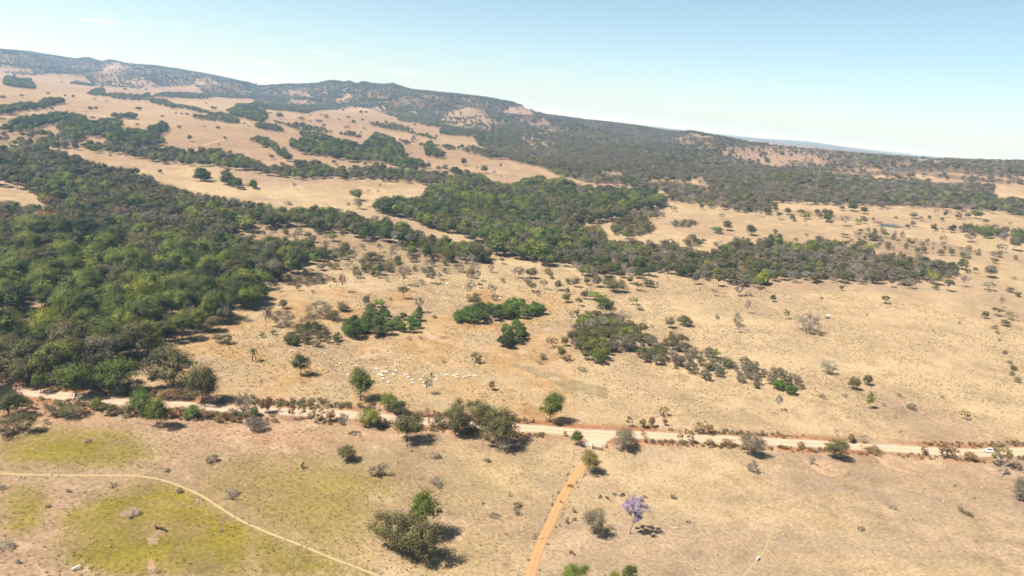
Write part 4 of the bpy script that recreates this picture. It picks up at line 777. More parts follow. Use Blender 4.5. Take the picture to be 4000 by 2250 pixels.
for reg, s in SINGLES.items():
    for tk in s.split():
        f = tk.split(','); x, y, hp, wp = map(float, f[:4]); sp = KIND[f[4]]
        g, h, w, mpp = place(reg, x, y, hp, wp); w *= 1.06
        p0 = px(reg, x, y); nm, de, ct = NAMES[sp]; lab = CUSTOM.get((reg, int(x))) if hp > 80 or reg in 'DIH' else None; ar = area(p0[0], p0[1], 0)
        kd = None
        if sp in ('olive',) and h > 5: kd = 'umb' if rng.rand() < .35 else 'round'; w *= 1.06
        if sp in ('grey', 'yellow') and hp > 150: kd = 'round' if sp == 'grey' or reg == 'O' else 'open'
        if (reg, int(x)) in (('N', 1270), ('N', 1500), ('J', 2270), ('J', 1880), ('I', 1620)): kd = 'lush'
        if h < 2.2 and nm in ('pasture_tree', 'dry_tree'): kd = 'round'
        add_tree(nm, g, h, w, sp, rng, hi=hp > 95, label=lab or de + ' ' + ar, cat=ct, group=None if lab else sp + ' ' + ar, kind=kd)
        CNT += 1
# clumps standing in the pastures: dense groups, each plant its own object
CLUMPS = [('K', '550,150 650,110 780,60 900,80 1000,120 1150,160 1230,200 1230,300 1160,340 900,430 840,500 740,500 640,450 570,360', 5.0, (3.5, 8), 'olive:4 mid:2.5 grey:2 bush:2 lime:.4 bare:.8', 'scrub clump in the middle of the wide pale field', 0),
 ('K', '1180,380 1250,290 1400,300 1500,260 1620,320 1650,400 1420,540 1300,510 1240,470', 5, (3, 6.5), 'olive:3 grey:4 bush:2 bare:2', 'scrub line down the wide pale field', 0),
 ('K', '1500,480 1700,400 1850,420 1980,450 2060,520 2060,600 1960,630 1850,680 1720,630 1530,590', 5, (2.5, 6), 'grey:3 bushg:4 bush:3 bare:2 mid:1', 'scrub line down the wide pale field', 0),
 ('K', '2080,540 2200,480 2300,560 2415,560 2415,760 2300,750 2150,670', 4.6, (2.5, 5), 'bushg:5 bush:3 grey:2 bare:1.5', 'scrub line down the wide pale field', 0),
 ('L', '0,230 100,235 250,285 350,345 360,430 230,455 130,430 40,385 0,380', 4.2, (2.2, 4.2), 'bushg:5 bush:3 olive:1', 'lower tip of the scrub line in the wide pale field', 0),
 ('J', '260,310 330,220 450,170 600,170 760,250 800,300 560,345 330,360 280,335', 4.6, (3.5, 5.5), 'bush:5 olive:2 bushd:2 bushg:1', 'olive thicket above the dark shaded tree', 0),
 ('J', '825,195 870,100 1040,80 1080,5 1200,10 1270,100 1245,225 1100,280 920,275 850,245', 4.8, (4, 7), 'bushd:3 lushm:3 olive:1 bush:1', 'tall green thicket above the herd', 0),
 ('J', '1285,125 1400,80 1540,80 1555,165 1480,205 1330,220 1285,185', 4.8, (3.5, 6), 'lushm:4 bushd:3', 'rounded green thicket above the herd', 0),
 ('F', '1825,1345 1900,1275 2000,1230 2120,1200 2250,1190 2340,1170 2460,1150 2560,1170 2700,1210 2690,1260 2600,1290 2415,1300 2200,1310 1950,1350', 5.0, (4, 7), 'lushm:6 bushd:2 lime:.3', 'long green thicket above the herd', 0),
 ('G', '-85,1190 -10,1150 60,1115 120,1190 130,1255 60,1300 -80,1315', 4.6, (4, 7), 'lushm:4 bushd:4', 'isolated bright green thicket in mid pasture', 0)]
for reg, s, sp_, hr, mx, lab, _ in CLUMPS:
    poly = pts(reg, s); g = ground(poly); lo = g[:, :2].min(0) - 10; hi_ = g[:, :2].max(0) + 20
    a, b_ = np.meshgrid(np.arange(lo[0], hi_[0], sp_), np.arange(lo[1], hi_[1], sp_)); a = a.ravel() + (rng.rand(a.size) - .5) * sp_ * .9; b_ = b_.ravel() + (rng.rand(b_.size) - .5) * sp_ * .9
    h = hr[0] + (hr[1] - hr[0]) * rng.rand(len(a)); z = height(a, b_); p_, _ = project(np.stack([a, b_, z + h * .4], 1))
    mix = {k: float(v) for k, v in (t.split(':') for t in mx.split())}; ks = list(mix); pw = np.array(list(mix.values())); pw /= pw.sum()
    for i in np.nonzero(inside(poly, p_))[0]:
        k = ks[rng.choice(len(ks), p=pw)]; nm, de, ct = NAMES[k]
        add_tree(nm, (a[i], b_[i], z[i]), h[i], h[i] * (1.0 + .35 * rng.rand()), k, rng, hi=True, label=(de if len(de.split()) < 4 else de.replace('dense ', '')) + ' in the ' + lab, cat=ct, group=k + ' in the ' + lab); CNT += 1
print('single trees', CNT)

# purple-flowering tree
g, h, w, _ = place('O', 1113, 1050, 352, 285)
jr = np.random.RandomState(5); mb = MB()
J = np.array([(-.34, .1, .70), (-.20, -.1, .66), (-.24, .15, .78), (-.1, 0, .80), (-.05, .2, .90), (-.14, -.15, .88), (.02, -.05, .93), (.06, .2, .83), (.12, -.15, .88), (.18, .1, .92), (.2, -.05, .80), (.26, .15, .86), (.30, 0, .78), (.42, .05, .74),
              (.48, -.05, .70), (.1, 0, .72), (-.02, -.1, .74), (.2, .2, .70), (-.3, -.12, .75), (.12, .05, .50), (.18, -.05, .45), (.22, .08, .53), (.10, -.1, .42), (.26, 0, .47), (.08, .12, .56), (-.10, .0, .55), (.0, .25, .76), (.05, -.28, .80), (.15, -.3, .74), (-.15, .28, .72)])
fork = np.array([.06, 0, .30]); mb.tube(bez(np.array([0, 0, -.02]), np.array([.01, 0, .16]), fork, 6), np.linspace(.019, .013, 6), 7)
f2 = np.array([.08, 0, .52]); f3 = np.array([.22, .02, .55]); mb.tube(bez(fork, np.array([.05, 0, .42]), f2, 4), np.linspace(.012, .008, 4), 6); mb.tube(bez(fork, np.array([.14, 0, .38]), f3, 4), np.linspace(.011, .007, 4), 6)
for c in J:
    a = f2 if c[0] < .12 else f3
    if c[2] < .58: a = fork
    mb.tube(bez(a, a * .5 + c * .5 + np.array([0, 0, .05]), c, 5), np.linspace(.007, .002, 5), 5, cap=False)
V, F_, ti = leaf_quads(jr, J, np.full(len(J), .098) * (.7 + .6 * jr.rand(len(J))), 140, .016, squash=.7)
o = empty('flowering_tree', (g[0], g[1], g[2] - .05), 0.0, (w, w, h)); obj('trunk', mb.mesh('trunk', 'bark', True), o); obj('crown', mesh_np('crown', V, F_, ['flower_purple'], tint=ti), o)
tag(o, 'purple-flowering tree with a bare leaning trunk in the dry field', 'tree')
# palms
def palm(reg, x, y, hp, wp, lab):
    g, h, w, _ = place(reg, x, y, hp, wp); rp = np.random.RandomState(int(x)); t_ = MB(); c = MB()
    t_.tube(bez(np.array([0, 0, -.1]), np.array([.1, 0, h * .4]), np.array([.05, .05, h * .72]), 7), np.linspace(.24, .15, 7), 7)
    for k in range(20):
        a = k * 2.4; el = .9 - 1.5 * (k / 20); ln = h * .42 * (.9 + .2 * rp.rand()); d = np.array([math.cos(a), math.sin(a), 0]); top = np.array([.05, .05, h * .72])
        sp_ = [top + d * ln * s_ * math.cos(el * .6) + np.array([0, 0, ln * (s_ * math.sin(el) - .55 * s_ * s_)]) for s_ in np.linspace(0, 1, 7)]
        sd = np.array([-d[1], d[0], 0])
        for q_ in range(6):
            for sg in (-1, 1):
                p0, p1 = sp_[q_], sp_[q_ + 1]; wd = ln * .16 * (1 - .6 * q_ / 6); tip = (p0 + p1) / 2 + sd * sg * wd - np.array([0, 0, wd * .5]) + d * wd * .5
                c.add([p0, p1, tip], [(0, 1, 2)])
    o = empty('palm_tree', g, 0); obj('trunk', t_.mesh('trunk', 'bark', True), o); me = c.mesh('fronds', 'leaf_dark'); me.attributes.new('tint', 'FLOAT', 'FACE').data.foreach_set('value', rp.rand(len(me.polygons)).astype(np.float32)); obj('fronds', me, o)
    tag(o, lab, 'palm')
palm('I', 2382, 632, 150, 120, 'dark palm tree alone in the dry field by the forest')
palm('G', 603, 234, 45, 40, 'small palm standing alone on the reddish slope')

# ------------------------------------------------------------------ roadside brush and grass tufts (uncountable)
def tuft(name, seed, mat, n, hgt, spread):
    r = np.random.RandomState(seed); V = []; T = []
    for k in range(n):
        a = r.rand() * 6.28; b0 = np.array([math.cos(a), math.sin(a), 0]) * spread * r.rand(); d = np.array([math.cos(a), math.sin(a), 0]); s = np.array([-d[1], d[0], 0]) * .05
        h = hgt * (.6 + .6 * r.rand()); V += [b0 - s, b0 + s, b0 + d * h * .35 + s * .6 + (0, 0, h * .7), b0 + d * h * .6 + (0, 0, h)]; T.append(r.rand())
    return mesh_np(name, V, np.arange(n * 4).reshape(-1, 4), [mat], tint=T)
TU = bpy.data.collections.new('tuft_stock')
for k in range(3): TU.objects.link(bpy.data.objects.new('stock_%d' % k, tuft('t', k, 'dry_grass', 30, .30, .34)))
for k in range(3, 5): TU.objects.link(bpy.data.objects.new('stock_%d' % k, tuft('t', k, 'green_grass', 24, .24, .32)))
GU = gn_group(TU)
nT = 95000
ra = np.sqrt(rng.rand(nT) * (560 ** 2 - 120 ** 2) + 120 ** 2); aa = np.radians((rng.rand(nT) - .5) * 82); tx, ty = ra * np.sin(aa), ra * np.cos(aa); tz = height(tx, ty)
tp, _ = project(np.stack([tx, ty, tz], 1)); nn_ = fbm(tx, ty, 22, 3, 120)
k_ = (tp[:, 1] < 2400) & (nn_ > -.25 + .25 * rng.rand(nT)); rdist = np.full(nT, 99.)
for c_ in (road_c[::4], trk_c[::4]):
    for i0 in range(0, len(c_), 40):
        dd = np.hypot(tx[:, None] - c_[None, i0:i0 + 40, 0], ty[:, None] - c_[None, i0:i0 + 40, 1]).min(1); rdist = np.minimum(rdist, dd - (0 if c_ is not road_c else 0))
k_ &= rdist > 3.8
grn = np.zeros(nT, bool)
for s_, p_ in GREEN[:4]: grn |= inside(p_, tp)
for poly, sp_, h_, mx_, ms_ in WOODS:
    if sp_ < 9: k_ &= ~inside(poly, tp)
upper = tp[:, 1] < 1640
k_ &= (rng.rand(nT) < np.where(upper, .6, np.where(tp[:, 0] > 2100, .10, .45)))
ix = np.nonzero(k_)[0]
pick = np.where(grn[ix], 3 + rng.randint(2, size=len(ix)), rng.randint(3, size=len(ix))); sz = (.5 + .8 * rng.rand(len(ix))) * np.where(upper[ix], 1.0, .75)
scatter('grass_tufts', np.stack([tx, ty, tz], 1)[ix], pick, np.stack([ix * 0, ix * 0, rng.rand(len(ix)) * 6.28], 1), np.stack([sz, sz, sz * .9], 1), GU, label='scattered dry grass tufts over the pastures', cat='grass')
# brush on the road verges
BR = bpy.data.collections.new('brush_stock')
for k in range(4):
    for j, lm in enumerate(('leaf_rust', 'leaf_grey', 'leaf_olive')):
        mb, (V, F_, ti) = shape('bush', k, False); me = mesh_np('b', V, F_, [lm], tint=ti); BR.objects.link(bpy.data.objects.new('stock_%d%d' % (j, k), me))
GB = gn_group(BR); B = []
for i in range(0, len(road_c)):
    p0 = road_c[i]; q0 = project([[p0[0], p0[1], 0]])[0][0]; left = np.clip((2000 - q0[0]) / 1500, 0, 1)
    for sd in (-1, 1):
        dn = float(fbm(np.array([i * .8]), np.array([sd * 50.]), 16, 3, 130)[0])
        cnt = rng.poisson(max(0, .75 + 2.6 * dn + left * .8))
        if 2120 < q0[0] < 2420 and sd == -1: cnt = 0
        for _ in range(min(cnt, 4)):
            off = 4.5 + rng.rand() ** 1.3 * (3.2 + 4.5 * left); w_ = p0 + road_n[i] * off * sd + rng.randn(2) * .4
            s_ = (.5 + .8 * rng.rand()) * (1 + left * .55); j = rng.choice(3, p=(.62, .25, .13) if left < .3 else (.34, .22, .44))
            B.append((w_[0], w_[1], j * 4 + rng.randint(4), s_ * 1.5, s_))
B = np.array(B)
bq, _ = project(np.stack([B[:, 0], B[:, 1], B[:, 0] * 0], 1)); kb = ~((bq[:, 0] > 2215) & (bq[:, 0] < 2420) & (bq[:, 1] > 1690)); B = B[kb]
scatter('roadside_brush', np.stack([B[:, 0], B[:, 1], height(B[:, 0], B[:, 1]) - .05], 1), B[:, 2], np.stack([B[:, 0] * 0, B[:, 0] * 0, rng.rand(len(B)) * 6.28], 1), B[:, [3, 3, 4]], GB, label='rusty dry brush lining both sides of the dirt road', cat='brush')
T_ = []
for i in range(0, len(trk_c), 2):
    for sd, pr in ((1, .5), (-1, .5)):
        if rng.rand() < pr * .55:
            off = (1.7 if sd > 0 else 1.55) + rng.rand() * 1.3; w_ = trk_c[i] + trk_n[i] * off * sd; s_ = .25 + .4 * rng.rand(); T_.append((w_[0], w_[1], rng.choice(2) * 4 + rng.randint(4), s_ * 1.5, s_))
T_ = np.array(T_)
scatter('trackside_weeds', np.stack([T_[:, 0], T_[:, 1], height(T_[:, 0], T_[:, 1]) - .03], 1), T_[:, 2], np.stack([T_[:, 0] * 0, T_[:, 0] * 0, rng.rand(len(T_)) * 6.28], 1), T_[:, [3, 3, 4]], GB, label='low brown weeds along the edges of the orange track', cat='weeds')

# ------------------------------------------------------------------ fences, gate, grid
plain('wood_grey', (0.30, 0.25, 0.20), .9, .1, .3, 6); plain('wood_pale', (0.58, 0.50, 0.44), .85, .15, .2, 6); plain('wood_dark', (0.13, 0.085, 0.06), .9, .1, .3, 6); plain('wire', (0.3, 0.29, 0.27), .5, .4, .1, 6, .8)
def gpt(reg, x, y): return ground([px(reg, x, y)])[0]
def fence(line_px, lab, sp_=4.0, hgt=1.35):
    c = ground(line_px); d = np.concatenate([[0], np.cumsum(np.linalg.norm(np.diff(c[:, :2], axis=0), axis=1))]); s = np.arange(0, d[-1], sp_)
    p_ = np.stack([np.interp(s, d, c[:, k]) for k in (0, 1)], 1) + rng.randn(len(s), 2) * .06; z = height(p_[:, 0], p_[:, 1]); root = empty('wire_fence', (p_[0, 0], p_[0, 1], z[0])); O_ = np.array([p_[0, 0], p_[0, 1], z[0]])
    mb = MB(); mb.tube([(0, 0, -.35), (.01, 0, hgt * .5), (0, .01, hgt)], [.085, .08, .07], 6); pm = mb.mesh('post', 'wood_grey')
    for k in range(len(s)):
        o = obj('post', pm, root, Vector((p_[k, 0], p_[k, 1], z[k])) - Vector(O_)); o.rotation_euler = (rng.randn() * .05, rng.randn() * .05, rng.rand() * 3); o.scale.z = .9 + .25 * rng.rand()
    for wz in (.35, .7, 1.05):
        mb = MB(); mb.tube(np.stack([p_[:, 0], p_[:, 1], z + wz * hgt / 1.35], 1) - O_, np.full(len(s), .006), 3, False); obj('wire', mb.mesh('wire', 'wire'), root)
    tag(root, lab, 'fence')
fence(pts('O', '632,215 590,290 505,480 430,640 350,820 262,1010 200,1130 130,1300 55,1445 30,1500'), 'wire fence with wooden posts beside the orange track')
fence(np.concatenate([pts('K', '650,1090 1080,1118 1640,1150 1930,1170 2380,1200'), pts('L', '0,842 330,862 550,880 1090,905 1500,935 1900,960 2200,955 2415,930')]), 'wire fence along the wide pale field side of the road')
fence(np.concatenate([pts('K', '870,1325 1160,1262 1500,1280 1800,1300 2300,1318'), pts('L', '0,958 300,978 800,1012 1400,1050 1900,1070 2400,1085')]), 'wire fence along the purple tree side of the road')
fence(np.concatenate([pts('J', '-700,860 0,910 700,935 1500,985'), pts('K', '-300,1050 100,1085')]), 'wire fence between the road and the cattle pasture')
def frame_basis(a, b_): v = b_ - a; ln = np.linalg.norm(v[:2]); return ln, math.atan2(v[1], v[0])
a, b_ = gpt('K', 672, 1308), gpt('K', 752, 1322); ln, rz = frame_basis(a, b_)
root = empty('farm_gate', a, rz)
mb = MB(); mb.tube([(0, 0, -.4), (0, 0, 1.75)], [.13, .12], 8); pm = mb.mesh('post', 'wood_pale')
for x_ in (0, ln): obj('post', pm, root, (x_, 0, 0))
mb = MB(); mb.box((0, 0, 0), (ln - .35, .05, .15)); bm_ = mb.mesh('board', 'wood_pale')
for k in range(6): obj('board', bm_, root, (ln / 2, 0, .30 + k * .23))
mb = MB(); mb.box((0, 0, 0), (.14, .05, 1.35)); um = mb.mesh('upright', 'wood_pale')
for x_ in (.3, ln / 2, ln - .3): obj('upright', um, root, (x_, -.055, .85))
tag(root, 'closed pale wooden farm gate beside the road junction', 'gate')
c_ = gpt('K', 632, 1298); ln2, rz2 = frame_basis(c_, a); root = empty('board_fence', c_, rz2)
obj('post', pm, root, (0, 0, 0)); mb = MB(); mb.box((0, 0, 0), (ln2 - .3, .05, .14)); bm_ = mb.mesh('board', 'wood_pale')
for k in range(4): obj('board', bm_, root, (ln2 / 2, 0, .35 + k * .38))
tag(root, 'short pale board panel joining the gate to the fence', 'fence panel')
e_ = gpt('K', 768, 1328); f_ = gpt('K', 838, 1340); ln3, rz3 = frame_basis(e_, f_); root = empty('cattle_grid', e_, rz3)
mb = MB(); mb.box((0, 0, 0), (ln3, .12, .1)); bm_ = mb.mesh('bar', 'wood_dark')
for k in range(9): obj('bar', bm_, root, (ln3 / 2, -.9 + k * .24, .07))
mb = MB(); mb.box((0, 0, 0), (.16, 2.3, .16)); sm_ = mb.mesh('beam', 'wood_dark')
for x_ in (-.09, ln3 + .09): obj('beam', sm_, root, (x_, 0, .06))
mb = MB(); mb.tube([(0, 0, -.4), (0, 0, 1.5)], [.12, .1], 7); dm = mb.mesh('post', 'wood_dark'); mb = MB(); mb.box((0, 0, 0), (.06, 2.2, .13)); rm = mb.mesh('rail', 'wood_dark')
for x_ in (-.35, ln3 + .35):
    for y_ in (-1, 1): obj('post', dm, root, (x_, y_, 0))
    for z_ in (.5, 1.05): obj('rail', rm, root, (x_ - .15, 0, z_))
tag(root, 'dark barred cattle grid on the track beside the pale gate', 'cattle grid')
g = gpt('K', 885, 1330); root = empty('fence_brace', g, rz3); obj('post', dm, root); o = obj('brace', dm, root, (.9, 0, 0)); o.rotation_euler = (0, -.6, 0)
o = obj('brace', dm, root, (.2, .7, 0)); o.rotation_euler = (.5, .2, 0); tag(root, 'crossed dark corner posts right of the cattle grid', 'post')
for reg, x, y, hp, lab in (('O', 222, 1105, 178, 'tall thin wooden pole beside the orange track'), ('O', 58, 1445, 70, 'short wooden pole at the lower end of the track fence')):
    g, h, _, _ = place(reg, x, y, hp, 10); root = empty('wooden_pole', g); mb = MB(); mb.tube([(0, 0, -.4), (.03, 0, h * .5), (0, .03, h)], [.11, .095, .075], 8); obj('shaft', mb.mesh('shaft', 'wood_grey', True), root)
    mb = MB(); mb.box((0, 0, h - .25), (.7, .09, .1), .4); obj('crossbar', mb.mesh('crossbar', 'wood_grey'), root); tag(root, lab, 'pole')
g, h, w, _ = place('L', 1943, 972, 30, 24); root = empty('gate_frame', g, -.1); mb = MB(); mb.box((0, 0, h / 2 - .1), (.16, .16, h + .2)); pm2 = mb.mesh('post', 'wood_dark')
for s_ in (-1, 1): obj('post', pm2, root, (s_ * w / 2, 0, 0))
mb = MB(); mb.box((0, 0, 0), (w - .16, .12, .14)); rm2 = mb.mesh('rail', 'wood_dark')
for z_ in (.3, h - .12): obj('rail', rm2, root, (0, 0, z_))
tag(root, 'small dark wooden frame on the verge near the white car', 'frame')
# roofed salt trough
plain('roof_white', (0.80, 0.78, 0.74), .5, .3, .06, 2)
g, h, w, _ = place('H', 560, 952, 34, 34); root = empty('salt_trough', g, .15); h = max(h, 2.0); w = max(w, 2.6)
mb = MB()
for s_ in (-1, 1): mb.box((0, s_ * .42, h - .08), (w, .95, .05), rot=np.array([[1, 0, 0], [0, math.cos(s_ * .3), math.sin(s_ * .3)], [0, -math.sin(s_ * .3), math.cos(s_ * .3)]]))
obj('roof', mb.mesh('roof', 'roof_white'), root); mb = MB(); mb.box((0, 0, h / 2 - .15), (.16, .16, h)); pm3 = mb.mesh('post', 'wood_dark')
for x_ in (-w * .36, w * .36): obj('post', pm3, root, (x_, 0, 0))
mb = MB(); mb.box((0, 0, .45), (w * .66, .6, .08)); [mb.box((0, s_ * .3, .6), (w * .66, .06, .3)) for s_ in (-1, 1)]; obj('trough', mb.mesh('trough', 'wood_dark'), root)
tag(root, 'salt trough under a small white roof in the wide pale field', 'trough')

# ------------------------------------------------------------------ cattle
plain('hide_white', (0.52, 0.49, 0.45), .75, .2, .08, 2); plain('hide_brown', (0.10, 0.045, 0.022), .7, .25, .3, 2); plain('hide_black', (0.035, 0.024, 0.018), .65, .3, .3, 2); plain('horn', (0.25, 0.22, 0.18), .5, .3, .2, 5)
def cow_mesh(name, graze, mat, seed):
    r = random.Random(seed); v = []; e = []; R_ = []
    def add(p, rd, par=None):
        v.append(p); R_.append(rd)
        if par is not None: e.append((par, len(v) - 1))
        return len(v) - 1
    pel = add((-.72, 0, 1.06), (.25, .24)); bel = add((-.2, 0, .98), (.30, .33), pel); ch = add((.42, 0, 1.0), (.27, .31), bel); wi = add((.62, 0, 1.16), (.2, .24), ch)
    if graze: n1 = add((.92, 0, .98), (.14, .17), wi); n2 = add((1.14, 0, .62), (.115, .13), n1); hd = add((1.24, 0, .38), (.11, .12), n2); mz = add((1.34, 0, .12), (.075, .08), hd)
    else: n1 = add((.92, 0, 1.28), (.14, .18), wi); n2 = add((1.14, 0, 1.4), (.12, .14), n1); hd = add((1.32, 0, 1.4), (.11, .12), n2); mz = add((1.56, 0, 1.24), (.075, .08), hd)
    for s in (-1, 1): add((v[hd][0] - .06, s * .26, v[hd][2] + .08), (.05, .03), hd)
    add((.5, 0, 1.42), (.1, .12), wi)                                        # hump
    t1 = add((-.98, 0, 1.08), (.05, .05), pel); t2 = add((-1.06, 0, .75), (.03, .03), t1); add((-1.06, 0, .45), (.04, .04), t2)
    for s in (-1, 1):
        st = .14 * s * r.uniform(-1, 1)
        a = add((.48 + st * .3, s * .2, .72), (.12, .13), ch); b_ = add((.47 + st, s * .19, .40), (.07, .07), a); c = add((.46 + st * .7, s * .19, .10), (.05, .05), b_); add((.5 + st * .7, s * .19, .0), (.065, .055), c)
        a = add((-.72 - st * .4, s * .19, .74), (.15, .13), pel); b_ = add((-.84 - st, s * .18, .44), (.075, .07), a); c = add((-.78 - st, s * .18, .12), (.05, .05), b_); add((-.72 - st, s * .18, .0), (.065, .055), c)
    me = bpy.data.meshes.new('sk'); me.from_pydata(v, e, []); o = bpy.data.objects.new('sk', me); COL.objects.link(o)
    sk = o.modifiers.new('s', 'SKIN'); 
    if not me.skin_vertices: me.attributes.new
    bpy.context.view_layer.update()
    if len(o.data.skin_vertices) == 0:
        bpy.context.view_layer.objects.active = o; bpy.ops.mesh.customdata_skin_add()
    for i, d in enumerate(o.data.skin_vertices[0].data): d.radius = R_[i]; d.use_root = (i == 0)
    sb = o.modifiers.new('b', 'SUBSURF'); sb.levels = sb.render_levels = 1
    dg = bpy.context.evaluated_depsgraph_get(); m2 = bpy.data.meshes.new_from_object(o.evaluated_get(dg)); bpy.data.objects.remove(o); m2.name = name
    m2.materials.clear(); m2.materials.append(MATS[mat]); m2.polygons.foreach_set('use_smooth', np.full(len(m2.polygons), True, bool)); 
    hm = MB()
    for s in (-1, 1): hx, hz = v[hd][0], v[hd][2]; hm.tube([(hx - .02, s * .1, hz + .1), (hx - .02, s * .2, hz + .2), (hx + .03, s * .22, hz + .33)], [.03, .022, .008], 5)
    return m2, hm.mesh('horns', 'horn')
COWM = {(m, gz): cow_mesh('body', gz, 'hide_' + m, 3 + gz) for m in ('white', 'brown', 'black') for gz in (False, True)}
def cow(reg, x, y, col, ang, gz, lab, grp=None, k=1.0):
    k *= 0.68
    g, _, _, _ = place(reg, x, y, 10, 10); o = empty('cow', (g[0], g[1], g[2] - .02), ang, (k, k, k)); b, h = COWM[(col, gz)]; obj('body', b, o); obj('horns', h, o); tag(o, lab, 'cow', grp)
HERD = '790,540 942,560 865,650 1135,590 1232,575 1315,558 1322,608 1190,620 1215,616 1230,626 1165,645 1187,656 1200,684 1245,718 1296,646 1410,650 1434,670 1471,695 1477,724 1557,695 1580,720 1589,754 1698,694 1788,649 1865,655 1898,647 1887,673 1962,668 2012,657 2065,658'
for k, tkn in enumerate(HERD.split()):
    x, y = map(float, tkn.split(',')); cow('J', x, y, 'white', rng.choice([-.35, 2.7, -.5, .2, 2.4]) + rng.randn() * .3, rng.rand() < .6, 'white cow grazing in the herd beyond the road', 'white herd beyond the dirt road', 1.0)
cow('J', 556, 634, 'white', 2.8, False, 'white cow standing in the shade of the dark round tree', None, 1.1)
for x, y in ((1705, 1074), (1737, 1054), (1760, 1130), (1782, 1144), (1905, 1195), (1800, 994), (1892, 1010), (2302, 1130)): cow('F', x, y, 'white', rng.rand() * 6.28, rng.rand() < .5, 'white cow on the scrubby slope above the green thicket', 'white cattle on the scrubby slope', 1.2)
for x, y in ((1590, 1104), (1640, 1126), (1665, 1123), (1710, 1138), (1775, 1143), (1787, 1168), (1845, 1138), (815, 1063), (1030, 1098)): cow('A', x, y, 'white', rng.rand() * 6.28, rng.rand() < .5, 'white cow on the distant tan hillside', 'white cattle on the distant hillside', 1.25)
cow('O', 2318, 1298, 'white', .75, True, 'white cow walking on the faint trail in the dry field', None, 1.15)
cow('M', 712, 1395, 'white', .7, False, 'white cow alone on the green pasture', None, 1.1)
cow('O', 543, 612, 'brown', .1, True, 'brown cow crossing the orange track', None, 1.25); cow('O', 458, 756, 'brown', -1.2, False, 'reddish brown calf standing on the orange track', None, .85)
for x, y, an in ((828, 712, .9), (893, 722, -1.0), (965, 688, -.5), (1030, 701, .5), (1047, 686, -.8)): cow('O', x, y, 'black', an, rng.rand() < .5, 'dark brown cow grazing in the small group above the trees', 'dark cattle above the purple tree', 1.0)
cow('O', 1252, 711, 'brown', -.6, True, 'dark brown cow just behind the purple-flowering tree')
for x, y, an in ((515, 948, -1.2), (585, 928, .3)): cow('O', x, y, 'black', an, True, 'dark cow between the orange track and the grey-green tree', 'dark cattle beside the track', 1.0)
for x, y, an in ((550, 1234, 1.0), (574, 1244, -1.0)): cow('O', x, y, 'brown', an, True, 'brown cow in the pair lower along the track', 'brown pair beside the track', .95)
for x, y, an in ((1468, 1002, 2.2), (1503, 1012, -.3), (1548, 1022, -.7)): cow('M', x, y, 'black', an, True, 'black cow of the trio on the green pasture', 'black trio on the green pasture', 1.1)

# ------------------------------------------------------------------ white car on the road
plain('car_paint', (0.80, 0.81, 0.83), .25, .5, .02, 1); plain('car_glass', (0.02, 0.025, 0.03), .08, .6, .05, 1); plain('tyre_rubber', (0.02, 0.02, 0.02), .85, .2, .1, 4); plain('rim_metal', (0.5, 0.5, 0.52), .35, .5, .05, 2, .9); plain('lamp_lens', (0.7, 0.7, 0.72), .1, .6, .05, 2); plain('trim_black', (0.03, 0.03, 0.03), .6, .3, .1, 2); plain('tail_red', (0.4, 0.02, 0.02), .2, .5, .05, 2)
g = gpt('Q', 2086, 282); i_ = np.argmin(np.hypot(road_c[:, 0] - g[0], road_c[:, 1] - g[1])); tv = road_c[i_ - 3] - road_c[i_ + 3]; rz = math.atan2(tv[1], tv[0])
car = empty('parked_car', (g[0], g[1], float(height(g[0], g[1])) + .10), rz)
def loft(sections):
    """sections along x: (x, half width, z bottom, z shoulder, z top, half width top)"""
    mb = MB(); V = []
    for x_, hw, zb, zs, zt, ht in sections:
        V += [(x_, -hw * .94, zb), (x_, -hw, zb + (zs - zb) * .45), (x_, -hw * .97, zs), (x_, -ht, zt), (x_, ht, zt), (x_, hw * .97, zs), (x_, hw, zb + (zs - zb) * .45), (x_, hw * .94, zb)]
    k = 8; F_ = [(i * k + j, i * k + (j + 1) % k, (i + 1) * k + (j + 1) % k, (i + 1) * k + j) for i in range(len(sections) - 1) for j in range(k)]
    F_ += [tuple(range(k))[::-1], tuple((len(sections) - 1) * k + j for j in range(k))]; mb.add(V, F_); return mb
body = loft([(-2.1, .74, .38, .78, .84, .62), (-2.02, .82, .28, .86, .93, .70), (-1.4, .86, .24, .90, .97, .74), (-.5, .87, .22, .91, .95, .76), (.75, .87, .22, .90, .96, .75), (1.4, .85, .24, .84, .90, .70), (1.95, .80, .28, .72, .78, .62), (2.12, .68, .36, .62, .66, .52)])
obj('body', body.mesh('body', 'car_paint', False), car)
cab = loft([(-1.95, .70, .9, .93, .96, .66), (-1.25, .74, .9, 1.2, 1.44, .58), (-.6, .75, .9, 1.22, 1.50, .58), (.1, .74, .9, 1.2, 1.47, .56), (.95, .70, .9, .94, .97, .66)]); obj('cabin', cab.mesh('cabin', 'car_glass', False), car)
mb = MB(); mb.add([(-1.3, -.58, 1.455), (.12, -.56, 1.485), (.12, .56, 1.485), (-1.3, .58, 1.455), (-.6, -.585, 1.515), (-.6, .585, 1.515)], [(0, 4, 5, 3), (4, 1, 2, 5)]); obj('roof', mb.mesh('roof', 'car_paint'), car)
